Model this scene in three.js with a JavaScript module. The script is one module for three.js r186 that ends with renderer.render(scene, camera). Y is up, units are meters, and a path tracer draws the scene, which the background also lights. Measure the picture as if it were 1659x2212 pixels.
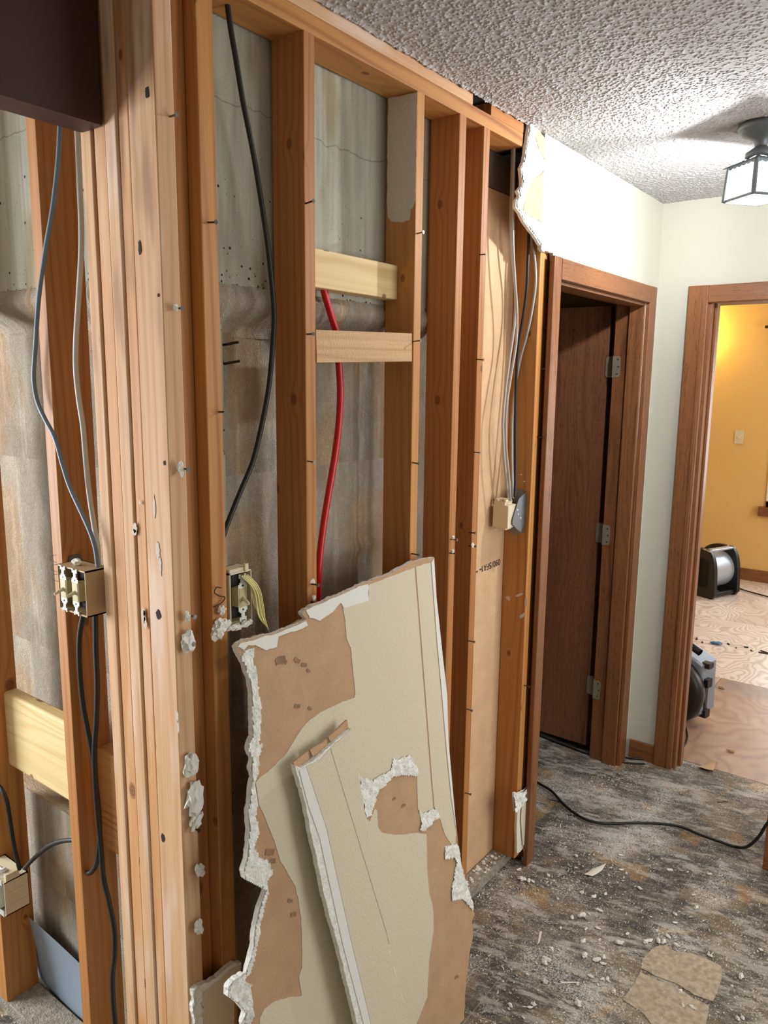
import * as THREE from 'three';
import { RectAreaLightUniformsLib } from 'three/addons/lights/RectAreaLightUniformsLib.js';
import { mergeGeometries } from 'three/addons/utils/BufferGeometryUtils.js';
import { FontLoader } from 'three/addons/loaders/FontLoader.js';
import { TextGeometry } from 'three/addons/geometries/TextGeometry.js';

// ------------------------------------------------------------------ camera, sky, big lights, exposure
const V = (x, y, z) => new THREE.Vector3(x, y, z);
const scene = new THREE.Scene();
const EYE = V(1.11, 1.704, 0);
const FOCAL = 1650;                                   // pixels, for a 1659 x 2212 frame
const RIGHT = V(0.79601, 0.01068, -0.60519), UP = V(-0.11045, 0.98562, -0.12788), BACK = V(0.59512, 0.16863, 0.78574);
const camera = new THREE.PerspectiveCamera(2 * Math.atan(1106 / FOCAL) * 180 / Math.PI, 1659 / 2212, 0.05, 60);
camera.matrixAutoUpdate = true;
camera.position.copy(EYE);
camera.quaternion.setFromRotationMatrix(new THREE.Matrix4().makeBasis(RIGHT, UP, BACK));
scene.add(camera);
scene.background = new THREE.Color(0.62, 0.72, 0.85);

const renderer = new THREE.WebGLRenderer({ antialias: true });
renderer.toneMapping = THREE.LinearToneMapping;
renderer.toneMappingExposure = 1.0;
renderer.shadowMap.enabled = true;

RectAreaLightUniformsLib.init();
const CEIL = 2.44, FARZ = -3.34;
function daylight(w, h, pos, look, power, color) {    // daylight entering through a window, as large as its opening
  const l = new THREE.RectAreaLight(new THREE.Color(...color), power, w, h);
  l.position.set(...pos); l.lookAt(...look); scene.add(l); return l;
}
const DAY = [0.93, 0.97, 1.0];
daylight(1.5, 1.15, [-2.36, 1.38, 0.55], [0, 1.38, 0.55], 22, DAY);         // window_1, left room
daylight(1.4, 1.5, [2.36, 1.35, -2.4], [0, 1.35, -2.4], 4.2, [1.0, 0.98, 0.95]);   // window_2, unseen, added for fill from the right side of the hall
daylight(1.6, 1.2, [2.26, 1.35, -5.3], [0, 1.35, -5.3], 7, [0.95, 0.97, 1.0]);   // window_4, unseen, added for fill in the yellow room
daylight(1.3, 1.2, [0.62, 1.35, -7.12], [0.62, 1.35, 0], 7, DAY);           // window_3, yellow room

// ------------------------------------------------------------------ seeded randomness and noise
let seed = 20240611;
const rnd = () => { seed = (seed + 0x6D2B79F5) | 0; let t = Math.imul(seed ^ seed >>> 15, 1 | seed); t = t + Math.imul(t ^ t >>> 7, 61 | t) ^ t; return ((t ^ t >>> 14) >>> 0) / 4294967296; };
const rr = (a, b) => a + (b - a) * rnd();
const hash = (x, y) => { let h = Math.imul(x | 0, 374761393) ^ Math.imul(y | 0, 668265263); h = Math.imul(h ^ h >>> 13, 1274126177); return ((h ^ h >>> 16) >>> 0) / 4294967296; };
function vn(x, y) {
  const xi = Math.floor(x), yi = Math.floor(y), fx = x - xi, fy = y - yi, u = fx * fx * (3 - 2 * fx), v = fy * fy * (3 - 2 * fy);
  const a = hash(xi, yi), b = hash(xi + 1, yi), c = hash(xi, yi + 1), d = hash(xi + 1, yi + 1);
  return a + (b - a) * u + (c - a) * v + (a - b - c + d) * u * v;
}
const fbm = (x, y, o = 4) => { let s = 0, a = 0.5, t = 0; for (let i = 0; i < o; i++) { s += a * vn(x, y); t += a; x = x * 2.03 + 17.7; y = y * 2.03 + 9.1; a *= 0.5; } return s / t; };
const clamp = (x, a = 0, b = 1) => Math.min(b, Math.max(a, x));
const sstep = (a, b, x) => { const t = clamp((x - a) / (b - a)); return t * t * (3 - 2 * t); };
const mixc = (a, b, t) => [a[0] + (b[0] - a[0]) * t, a[1] + (b[1] - a[1]) * t, a[2] + (b[2] - a[2]) * t];

// ------------------------------------------------------------------ textures (uv in metres; repeat = 1 / size)
function tex(w, h, mw, mh, fn, srgb = true) {
  const d = new Uint8Array(w * h * 4);
  for (let y = 0; y < h; y++) for (let x = 0; x < w; x++) {
    const c = fn((x + 0.5) / w * mw, (y + 0.5) / h * mh, x, y), k = (y * w + x) * 4;
    if (typeof c === 'number') { d[k] = d[k + 1] = d[k + 2] = clamp(c, 0, 1) * 255; } else { d[k] = clamp(c[0], 0, 255); d[k + 1] = clamp(c[1], 0, 255); d[k + 2] = clamp(c[2], 0, 255); }
    d[k + 3] = 255;
  }
  return finish(new THREE.DataTexture(d, w, h), mw, mh, srgb);
}
function finish(t, mw, mh, srgb) {
  t.wrapS = t.wrapT = THREE.RepeatWrapping; t.magFilter = THREE.LinearFilter; t.minFilter = THREE.LinearFilter;
  t.repeat.set(1 / mw, 1 / mh); if (srgb) t.colorSpace = THREE.SRGBColorSpace; t.needsUpdate = true; return t;
}
function woodTex(w, h, mw, mh, o) {
  const kn = []; const q = o.knots || 0; for (let i = 0; i < q; i++) kn.push([rr(0, mw), rr(0, mh), rr(0.005, 0.012)]);
  return tex(w, h, mw, mh, (u, v) => {
    let off = 0, k = 0;
    for (const [a, b, s] of kn) { const dx = (u - a) / s, dy = (v - b) / (s * 1.5), d2 = dx * dx + dy * dy; if (d2 < 60) { off += 0.9 * Math.exp(-d2 / 7); const t = Math.sqrt(d2); k = Math.max(k, sstep(1.25, 0.7, t) * (0.75 + 0.25 * Math.sin(t * 14))); } }
    const wob = fbm(u * 9 + o.s, v * 0.9 + o.s * 3, 3) * (o.wave ?? 3) + off;
    const ring = (0.5 + 0.5 * Math.sin(6.2832 * (u * (o.rings ?? 55) + wob))) * (0.35 + 0.9 * fbm(u * 16 + o.s * 2, v * 0.7 + 5, 2));
    const fine = vn(u * 1500 + o.s, v * 14), fine2 = vn(u * 420, v * 5 + o.s), low = fbm(u * 7 + 3 * o.s, v * 1.1, 3);
    let t = (o.ringAmt ?? 0.4) * ring * ring * ring + (o.fineAmt ?? 0.22) * fine + 0.18 * fine2 + 0.45 * (low - 0.35);
    let c = mixc(o.light, o.dark, clamp(t));
    if (o.pore && vn(u * 2600, v * 60 + o.s) * vn(u * 700 + 5, v * 9) > 0.55) c = mixc(c, o.pore, 0.75);
    if (o.wash) { const z = sstep(0.5, 0.75, fbm(u * 22 + 8, v * 3.2 + o.s, 4)); c = mixc(c, o.wash, 0.7 * z); }
    if (o.stain) { const z = sstep(0.66, 0.82, fbm(u * 14 + 40 + o.s, v * 2.2, 4)); c = mixc(c, o.stain, 0.55 * z); }
    return k > 0 ? mixc(c, o.knot || [96, 52, 22], 0.8 * k) : c;
  });
}
const T = {};
T.pine = woodTex(512, 2048, 0.5, 2.6, { s: 1.3, light: [205, 145, 77], dark: [148, 89, 37], knots: 13, rings: 38, ringAmt: 0.5 });
T.pine2 = woodTex(512, 2048, 0.5, 2.6, { s: 7.7, light: [196, 134, 70], dark: [142, 82, 33], knots: 12, rings: 52, ringAmt: 0.45 });
T.post = woodTex(512, 2048, 0.5, 2.6, { s: 4.1, light: [228, 188, 144], dark: [176, 120, 80], knots: 12, rings: 36, ringAmt: 0.3, wash: [226, 202, 190], stain: [128, 92, 66] });
T.pale = woodTex(512, 512, 0.5, 0.5, { s: 9.4, light: [236, 212, 160], dark: [196, 156, 96], knots: 3, rings: 26, wave: 6, ringAmt: 0.36, fineAmt: 0.1 });
T.rough = woodTex(512, 512, 0.5, 0.5, { s: 12.4, light: [224, 186, 142], dark: [170, 126, 86], knots: 2, rings: 40, wave: 4, ringAmt: 0.2, stain: [96, 74, 58] });
T.oak = woodTex(512, 2048, 0.5, 2.6, { s: 2.2, light: [148, 95, 54], dark: [94, 55, 28], rings: 30, wave: 6, ringAmt: 0.4, pore: [66, 36, 20] });
T.door = woodTex(1024, 1536, 1.3, 2.6, { s: 5.9, light: [140, 92, 64], dark: [98, 58, 38], rings: 48, wave: 10, ringAmt: 0.45, pore: [66, 38, 25] });

// old concrete: streaks, bug holes, hairline cracks
const pits = []; for (let i = 0; i < 300; i++) pits.push([rr(0, 1.1), Math.pow(rnd(), 2.2) * 0.26, 0.0006 + 0.0026 * rnd() ** 3]);
{
  const w = 1024, h = 768, mw = 1.1, mh = 0.825, d = new Uint8Array(w * h * 4);
  for (let y = 0; y < h; y++) for (let x = 0; x < w; x++) {
    const u = x / w * mw, v = y / h * mh, k = (y * w + x) * 4;
    let g = 168 + 34 * (fbm(u * 30, v * 3, 4) - 0.5) + 22 * (vn(u * 900, v * 900) - 0.5) + 26 * (fbm(u * 120, v * 6 + 4, 3) - 0.5) + 30 * (fbm(u * 5 + 3, v * 5, 3) - 0.5);
    const cr = Math.abs(v - 0.3 - 0.05 * fbm(u * 9, 3, 3) - 0.01 * vn(u * 60, 1)); if (cr < 0.0012) g -= 34;
    const st = sstep(0.58, 0.75, fbm(u * 9 + 31, v * 2.2 + 3, 4));
    d[k] = g * (1 - 0.12 * st) + 2; d[k + 1] = g * (1 - 0.17 * st); d[k + 2] = (g - 14) * (1 - 0.27 * st); d[k + 3] = 255;
  }
  for (const [a, b, r] of pits) { const cx = a / mw * w, cy = b / mh * h, R = r / mw * w; for (let y = Math.floor(cy - R - 1); y <= cy + R + 1; y++) for (let x = Math.floor(cx - R - 1); x <= cx + R + 1; x++) if (y >= 0 && y < h && x >= 0 && x < w && Math.hypot(x - cx, y - cy) < R) { const k = (y * w + x) * 4; d[k] = 46; d[k + 1] = 42; d[k + 2] = 38; } }
  T.concrete = finish(new THREE.DataTexture(d, w, h), mw, mh, true);
}
// fibrous coating: matted strands, as height and as colour
{
  const n = 1024, m = 0.5, hgt = new Float32Array(n * n).fill(0.25);
  for (let i = 0; i < 26000; i++) {
    const x0 = rnd() * n, y0 = rnd() * n, a0 = rnd() * 6.283, L = rr(8, 26), cv = rr(-0.06, 0.06), top = rr(0.4, 1); let x = x0, y = y0, a = a0;
    for (let s = 0; s < L; s++) { x += Math.cos(a); y += Math.sin(a); a += cv; const xi = ((x | 0) + n) % n, yi = ((y | 0) + n) % n; hgt[yi * n + xi] = top; hgt[yi * n + (xi + 1) % n] = Math.max(hgt[yi * n + (xi + 1) % n] * 0.6, top * 0.7); }
  }
  const c = new Uint8Array(n * n * 4), b = new Uint8Array(n * n * 4);
  for (let i = 0; i < n * n; i++) {
    const u = (i % n) / n, v = (i / n | 0) / n, p = fbm(u * 6, v * 4, 4), q = sstep(0.5, 0.72, fbm(u * 5 + 9, v * 3 + 2, 4)), z = sstep(0.58, 0.72, fbm(u * 26, v * 1.6 + 7, 3)), g = 142 + 62 * hgt[i] + 54 * (p - 0.5) + 14 * z;
    c[i * 4] = g + 4; c[i * 4 + 1] = g - 6 - 12 * q; c[i * 4 + 2] = g - 20 - 26 * q; b[i * 4] = b[i * 4 + 1] = b[i * 4 + 2] = hgt[i] * 255; c[i * 4 + 3] = b[i * 4 + 3] = 255;
  }
  T.fibre = finish(new THREE.DataTexture(c, n, n), m, m, true); T.fibreB = finish(new THREE.DataTexture(b, n, n), m, m, false);
}
// popcorn ceiling: splatted blobs
const PN = 1024, PM = 1.9, pop = new Float32Array(PN * PN);
for (let i = 0; i < 52000; i++) {
  const cx = rnd() * PN, cy = rnd() * PN, r = rr(0.9, 2.1), top = rr(0.35, 1);
  for (let y = Math.floor(cy - r); y <= cy + r; y++) for (let x = Math.floor(cx - r); x <= cx + r; x++) { const q = 1 - ((x - cx) ** 2 + (y - cy) ** 2) / (r * r); if (q > 0) { const k = ((y + PN) % PN) * PN + (x + PN) % PN; pop[k] = Math.max(pop[k], top * Math.sqrt(q)); } }
}
T.popB = tex(PN, PN, PM, PM, (u, v, x, y) => pop[y * PN + x], false);
const popAt = (u, v) => { const x = ((u / PM * PN) % PN + PN) % PN, y = ((v / PM * PN) % PN + PN) % PN, xi = x | 0, yi = y | 0, fx = x - xi, fy = y - yi, g = (a, b) => pop[(b % PN) * PN + a % PN]; return (g(xi, yi) * (1 - fx) + g(xi + 1, yi) * fx) * (1 - fy) + (g(xi, yi + 1) * (1 - fx) + g(xi + 1, yi + 1) * fx) * fy; };
T.peelB = tex(512, 512, 0.5, 0.5, (u, v) => 0.7 * fbm(u * 260, v * 260, 3) + 0.3 * fbm(u * 60, v * 60, 2), false);
T.kraft = tex(512, 512, 0.5, 0.5, (u, v) => { const g = 18 * (vn(u * 1000, v * 1000) - 0.5) + 16 * (fbm(u * 24, v * 24, 4) - 0.5) + (vn(u * 700 + 9, v * 500) > 0.93 ? -16 : 0); return [188 + g, 152 + g, 116 + g * 0.9]; });
T.kraftB = tex(512, 512, 0.5, 0.5, (u, v) => 0.5 * vn(u * 900, v * 900) + 0.5 * sstep(0.55, 0.75, fbm(u * 18, v * 26, 4)), false);
T.gypB = tex(512, 512, 0.25, 0.25, (u, v) => fbm(u * 260, v * 260, 4), false);
T.gyp = tex(256, 256, 0.25, 0.25, (u, v) => { const g = 40 * (fbm(u * 120, v * 120, 4) - 0.5); return [232 + g, 230 + g, 224 + g]; });
// hall floor: dark subfloor, trowelled adhesive, ghost lines of 305 mm tiles, plaster dust
T.floor = tex(2048, 2048, 2.048, 2.048, (u, v) => {
  const wx = fbm(u * 5 + 1, v * 5 + 8, 3) - 0.5, wy = fbm(u * 5 + 31, v * 5 + 2, 3) - 0.5, a = u * 0.97 + v * 0.22 + 0.10 * wx, b = v * 0.97 - u * 0.22 + 0.05 * wy;
  const scrape = fbm(a * 22, b * 74, 5), broad = fbm(u * 3.2 + 5, v * 3.2 + 1, 4), mid = fbm(a * 14 + 9, b * 24, 5), grain = fbm(a * 120, b * 260, 2), fine = vn(u * 900, v * 900);
  let c = mixc([62, 57, 52], [132, 123, 109], clamp(0.5 + 1.5 * (scrape - 0.5) + 0.7 * (broad - 0.5) + 0.5 * (grain - 0.5)));
  c = mixc(c, [134, 112, 84], 0.6 * sstep(0.52, 0.7, fbm(u * 7 + 20 + wx, v * 9 + 4, 4)));
  c = mixc(c, [164, 120, 62], 0.6 * sstep(0.68, 0.76, fbm(u * 9 + 2, v * 9 + 44, 4)));
  c = mixc(c, [190, 187, 180], 0.62 * sstep(0.47, 0.66, mid * 0.62 + 0.3 * scrape + 0.2 * (broad - 0.5) + 0.16 * (grain - 0.3)));
  const dust = sstep(0.46, 0.74, fbm(u * 6 + 60, v * 6 + 12, 5)); c = mixc(c, [222, 219, 212], 0.85 * dust * sstep(0.3, 0.75, 0.6 * vn(u * 420, v * 420) + 0.4 * fine));
  if (vn(u * 460, v * 460 + 7) > 0.9 - 0.12 * broad) c = [214, 211, 205];
  const su = Math.abs(((u + 0.11) % 0.305) - 0.1525), sv = Math.abs(((v + 0.05) % 0.305) - 0.1525);
  if (su < 0.0016 && vn(v * 30, 3) > 0.35) c = mixc(c, [176, 168, 152], 0.5); if (sv < 0.0014 && vn(u * 30, 9) > 0.45) c = mixc(c, [40, 36, 32], 0.4);
  return c;
});
T.floorB = tex(1024, 1024, 2.048, 2.048, (u, v) => fbm((u * 0.97 + v * 0.22) * 90, (v * 0.97 - u * 0.22) * 160, 4), false);
// rotary-cut plywood: contour figure
T.plySheen = tex(1024, 1024, 2.44, 2.44, (u, v) => {
  const f = fbm(u * 1.5 + 2, v * 2.3 + 6, 4), ring = Math.pow(0.5 + 0.5 * Math.sin(f * 150), 2), n = vn(u * 300, v * 300), worn = sstep(0.42, 0.66, fbm(u * 1.6 + 11, v * 1.6 + 3, 4));
  let c = mixc([228, 220, 212], [172, 152, 140], 0.55 * ring + 0.14 * n); c = mixc(c, [176, 150, 132], 0.4 * worn); return c;  // whitened tone: window sheen painted into the plywood colour
});
T.plyWorn = tex(1024, 1024, 2.44, 2.44, (u, v) => {
  const f = fbm(u * 1.5 + 9, v * 2.3 + 1, 4), ring = Math.pow(0.5 + 0.5 * Math.sin(f * 80), 2), n = vn(u * 300, v * 300), a = fbm(u * 2.2 + 1, v * 2.2 + 3, 5), b = fbm(u * 9 + 4, v * 9, 4);
  let c = mixc([184, 152, 126], [136, 104, 84], 0.35 * ring + 0.2 * n + 0.5 * (b - 0.3)); c = mixc(c, [206, 196, 184], 0.8 * sstep(0.56, 0.72, a)); return mixc(c, [112, 112, 118], 0.5 * sstep(0.56, 0.8, fbm(u * 4 + 30, v * 4, 5)));
});
T.dust = tex(256, 256, 0.3, 0.3, (u, v) => { const g = 60 * (fbm(u * 90, v * 90, 4) - 0.5); return [150 + g, 142 + g, 130 + g]; });

// ------------------------------------------------------------------ materials
const std = (o) => new THREE.MeshStandardMaterial({ roughness: 0.75, metalness: 0, ...o });
const col = (r, g, b) => new THREE.Color().setRGB(r / 255, g / 255, b / 255, THREE.SRGBColorSpace);
const M = {
  pine: std({ map: T.pine, roughness: 0.62 }), pine2: std({ map: T.pine2, roughness: 0.62 }), post: std({ map: T.post, roughness: 0.72 }),
  post2: std({ map: T.post, color: col(250, 232, 205), roughness: 0.7 }), pale: std({ map: T.pale, roughness: 0.68 }), roughSawn: std({ map: T.rough, bumpMap: T.gypB, bumpScale: 0.0012, roughness: 0.85 }),
  oak: std({ map: T.oak, roughness: 0.42 }), orangeOak: std({ map: T.oak, color: new THREE.Color(1.22, 1.08, 0.9), roughness: 0.4 }),
  door: std({ map: T.door, roughness: 0.45 }), beam: std({ color: col(58, 28, 22), roughness: 0.55 }),
  concrete: std({ map: T.concrete, roughness: 0.9 }), fibre: std({ map: T.fibre, bumpMap: T.fibreB, bumpScale: 0.003, roughness: 0.95 }),
  ceiling: std({ color: col(180, 178, 178), bumpMap: T.popB, bumpScale: 0.003, roughness: 0.9 }),
  paint: std({ color: col(198, 196, 182), bumpMap: T.peelB, bumpScale: 0.0008, roughness: 0.7 }), yellow: std({ color: col(224, 184, 114), bumpMap: T.peelB, bumpScale: 0.0008, roughness: 0.75 }), plainWall: std({ color: col(214, 211, 200), roughness: 0.8 }),
  cream: std({ color: col(212, 201, 176), bumpMap: T.peelB, bumpScale: 0.001, roughness: 0.72 }),
  kraft: std({ map: T.kraft, bumpMap: T.kraftB, bumpScale: 0.0008, roughness: 0.9 }), kraftLight: std({ map: T.kraft, color: new THREE.Color(1.3, 1.32, 1.34), bumpMap: T.kraftB, bumpScale: 0.0004, roughness: 0.85 }),
  gypsum: std({ map: T.gyp, bumpMap: T.gypB, bumpScale: 0.002, roughness: 0.95 }), chip: std({ color: col(226, 222, 214), roughness: 0.95 }), tape: std({ color: col(228, 226, 220), roughness: 0.85 }), paper: std({ color: col(226, 220, 204), roughness: 0.85, side: THREE.DoubleSide }),
  floor: std({ map: T.floor, bumpMap: T.floorB, bumpScale: 0.0015, roughness: 0.72 }), plySheen: std({ map: T.plySheen, roughness: 0.34 }), plyWorn: std({ map: T.plyWorn, roughness: 0.4 }), dusty: std({ map: T.dust, bumpMap: T.gypB, bumpScale: 0.003, roughness: 0.95 }),
  steel: std({ color: col(120, 118, 114), metalness: 0.9, roughness: 0.42 }), darkSteel: std({ color: col(70, 66, 62), metalness: 0.85, roughness: 0.4 }), hinge: std({ color: col(158, 146, 126), metalness: 0.45, roughness: 0.36 }), bracket: std({ color: col(128, 132, 138), metalness: 0.8, roughness: 0.4 }),
  black: std({ color: col(20, 20, 21), roughness: 0.42 }), rubber: std({ color: col(14, 14, 15), roughness: 0.5 }), greyCable: std({ color: col(176, 176, 172), roughness: 0.5 }), blueCable: std({ color: col(104, 122, 140), roughness: 0.45 }),
  red: std({ color: col(196, 8, 20), roughness: 0.3 }), ivory: std({ color: col(216, 204, 172), roughness: 0.5 }), tanPlastic: std({ color: col(186, 160, 120), roughness: 0.55 }), strap: std({ color: col(206, 210, 204), metalness: 0.35, roughness: 0.45 }), brass: std({ color: col(190, 176, 120), roughness: 0.45 }),
  bakelite: std({ color: col(40, 30, 28), roughness: 0.6 }), wool: std({ color: col(226, 220, 150), roughness: 1, transparent: true, opacity: 0.8 }), vinyl: std({ color: col(150, 164, 182), roughness: 0.42 }), blowerShell: std({ color: col(132, 144, 158), metalness: 0.2, roughness: 0.4 }), silver: std({ color: col(178, 186, 196), metalness: 0.45, roughness: 0.36 }),
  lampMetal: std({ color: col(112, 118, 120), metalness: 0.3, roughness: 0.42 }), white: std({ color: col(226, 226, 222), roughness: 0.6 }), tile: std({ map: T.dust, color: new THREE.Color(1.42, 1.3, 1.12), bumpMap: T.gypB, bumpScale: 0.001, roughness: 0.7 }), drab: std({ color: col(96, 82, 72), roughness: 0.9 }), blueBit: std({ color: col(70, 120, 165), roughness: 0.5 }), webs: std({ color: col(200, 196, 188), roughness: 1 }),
};
const glass = new THREE.MeshPhysicalMaterial({ color: 0xffffff, transmission: 1, thickness: 0, roughness: 0.02, ior: 1.5 });
const frosted = new THREE.MeshPhysicalMaterial({ color: 0xffffff, transmission: 1, thickness: 0, roughness: 0.45, ior: 1.45, side: THREE.DoubleSide });

// ------------------------------------------------------------------ pixels to places: a pixel gives a direction, a plane gives the distance
const ray = (px, py) => RIGHT.clone().multiplyScalar(px - 829.5).addScaledVector(UP, 1106 - py).addScaledVector(BACK, -FOCAL).normalize();
const hit = (px, py, n, d) => { const r = ray(px, py); return EYE.clone().addScaledVector(r, (d - n.dot(EYE)) / n.dot(r)); };
const onX = (px, py, x) => hit(px, py, V(1, 0, 0), x), onY = (px, py, y) => hit(px, py, V(0, 1, 0), y), onZ = (px, py, z) => hit(px, py, V(0, 0, 1), z);
class Frame {                                          // a plane with axes X (across), Y (up), N (outwards)
  constructor(o, X, Y) { this.o = o; this.X = X.clone().normalize(); this.Y = Y.clone().normalize(); this.N = this.X.clone().cross(this.Y).normalize(); this.m = new THREE.Matrix4().makeBasis(this.X, this.Y, this.N).setPosition(o); this.inv = this.m.clone().invert(); }
  px(px, py) { const p = hit(px, py, this.N, this.N.dot(this.o)).applyMatrix4(this.inv); return [p.x, p.y]; }
  off(d) { return new Frame(this.o.clone().addScaledVector(this.N, d), this.X, this.Y); }
}
const wallA = (x) => new Frame(V(x, 0, 0), V(0, 0, -1), V(0, 1, 0)), wallB = (z) => new Frame(V(0, 0, z), V(1, 0, 0), V(0, 1, 0)), ground = (y) => new Frame(V(0, y, 0), V(1, 0, 0), V(0, 0, -1));

// ------------------------------------------------------------------ building blocks
const names = new Map(), base = new WeakMap(), ZERO = V(0, 0, 0);
const numbered = (n) => { const k = names.get(n) || 0; names.set(n, k + 1); return k ? `${n}_${String(k).padStart(3, '0')}` : n; };
const sh = (m) => { m.castShadow = m.receiveShadow = true; return m; };
function thing(name, label, category, at = ZERO, group) {
  const g = new THREE.Group(); g.name = numbered(name); g.position.copy(at); base.set(g, at.clone()); g.userData = { label, category }; if (group) g.userData.group = group; scene.add(g); return g;
}
function solo(name, label, category, geo, mat, group, kind) {   // a thing that is one mesh, set on its own base
  geo.computeBoundingBox(); const b = geo.boundingBox, at = V((b.min.x + b.max.x) / 2, b.min.y, (b.min.z + b.max.z) / 2); geo.translate(-at.x, -at.y, -at.z);
  const m = sh(new THREE.Mesh(geo, mat)); m.name = numbered(name); m.position.copy(at); m.userData = { label, category }; if (group) m.userData.group = group; if (kind) m.userData.kind = kind; scene.add(m); return m;
}
function struct(name) { const g = new THREE.Group(); g.name = name; g.userData = { kind: 'structure' }; base.set(g, ZERO); scene.add(g); return g; }
function part(name, geo, mat, parent, label) {
  const b = base.get(parent) || ZERO; if (b.lengthSq()) geo.translate(-b.x, -b.y, -b.z);
  const m = sh(new THREE.Mesh(geo, mat)); m.name = name; if (label) m.userData.label = label; base.set(m, b); parent.add(m); return m;
}
const merge = (l) => mergeGeometries(l.map((g) => { const q = g.index ? g.toNonIndexed() : g; for (const k of Object.keys(q.attributes)) if (!['position', 'normal', 'uv'].includes(k)) q.deleteAttribute(k); return q; }), false);
// a length of timber with eased edges; grain runs along `axis`, uv in metres
function lumber(x0, x1, y0, y1, z0, z1, axis = 'y', r = 0.0025) {
  const lo = { x: Math.min(x0, x1), y: Math.min(y0, y1), z: Math.min(z0, z1) }, hi = { x: Math.max(x0, x1), y: Math.max(y0, y1), z: Math.max(z0, z1) };
  const [a, b] = axis === 'y' ? ['z', 'x'] : axis === 'z' ? ['x', 'y'] : ['y', 'z'];
  const A = hi[a] - lo[a], B = hi[b] - lo[b]; r = Math.min(r, A / 3, B / 3); const pts = [];
  for (const [ca, cb, t0] of [[A - r, B - r, 0], [r, B - r, 1], [r, r, 2], [A - r, r, 3]]) for (let i = 0; i <= 2; i++) { const t = (t0 + i / 2) * Math.PI / 2; pts.push([ca + r * Math.cos(t), cb + r * Math.sin(t), Math.cos(t), Math.sin(t)]); }
  const uo = rr(0, 0.2), vo = rr(0, 0.2), pos = [], nor = [], uv = [], idx = [], n = pts.length; let per = 0;
  const put = (p, l) => { const q = {}; q[a] = lo[a] + p[0]; q[b] = lo[b] + p[1]; q[axis] = l ? hi[axis] : lo[axis]; pos.push(q.x, q.y, q.z); };
  for (let i = 0; i <= n; i++) { const p = pts[i % n]; if (i) per += Math.hypot(p[0] - pts[i - 1][0], p[1] - pts[i - 1][1]); for (const l of [0, 1]) { put(p, l); const q = { x: 0, y: 0, z: 0 }; q[a] = p[2]; q[b] = p[3]; nor.push(q.x, q.y, q.z); uv.push(uo + per, vo + l * (hi[axis] - lo[axis])); } }
  for (let i = 0; i < n; i++) { const k = i * 2; idx.push(k, k + 2, k + 1, k + 1, k + 2, k + 3); }
  for (const l of [0, 1]) { const s = pos.length / 3; for (const p of pts) { put(p, l); const q = { x: 0, y: 0, z: 0 }; q[axis] = l ? 1 : -1; nor.push(q.x, q.y, q.z); uv.push(uo + p[0], vo + p[1] * 0.2); } for (let i = 1; i < n - 1; i++) l ? idx.push(s, s + i, s + i + 1) : idx.push(s, s + i + 1, s + i); }
  const g = new THREE.BufferGeometry(); g.setAttribute('position', new THREE.Float32BufferAttribute(pos, 3)); g.setAttribute('normal', new THREE.Float32BufferAttribute(nor, 3)); g.setAttribute('uv', new THREE.Float32BufferAttribute(uv, 2)); g.setIndex(idx); return g;
}
const wbox = (x0, x1, y0, y1, z0, z1) => new THREE.BoxGeometry(Math.abs(x1 - x0), Math.abs(y1 - y0), Math.abs(z1 - z0)).translate((x0 + x1) / 2, (y0 + y1) / 2, (z0 + z1) / 2);
const box = (x0, x1, y0, y1, z0, z1, r = 0.0015) => lumber(x0, x1, y0, y1, z0, z1, 'y', r);
// outline (local metres) roughened along its edges, extruded outwards by `depth`
function outline(pts, amp = 0, step = 0.006) {
  const out = []; for (let i = 0; i < pts.length; i++) { const [ax, ay] = pts[i], [bx, by, still] = pts[(i + 1) % pts.length], L = Math.hypot(bx - ax, by - ay), n = amp && !still ? Math.max(1, Math.round(L / step)) : 1; for (let k = 0; k < n; k++) { const t = k / n, x = ax + (bx - ax) * t, y = ay + (by - ay) * t, w = amp && !still ? (fbm(x * 70 + 3, y * 70 + 9, 3) - 0.5) * 2.4 * amp + (k ? (rnd() - 0.5) * amp * 0.5 : 0) : 0; out.push([x + w * (by - ay) / (L || 1), y - w * (bx - ax) / (L || 1)]); } }
  return out;
}
const shapeOf = (pts) => { const s = new THREE.Shape(); pts.forEach(([x, y], i) => i ? s.lineTo(x, y) : s.moveTo(x, y)); s.closePath(); return s; };
function slab(f, pts, depth, amp = 0, step) { const g = new THREE.ExtrudeGeometry(shapeOf(outline(pts, amp, step)), { depth, bevelEnabled: false }); return g.applyMatrix4(f.m); }
const pxs = (f, list) => list.map(([x, y, s]) => [...f.px(x, y), s]);
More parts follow.
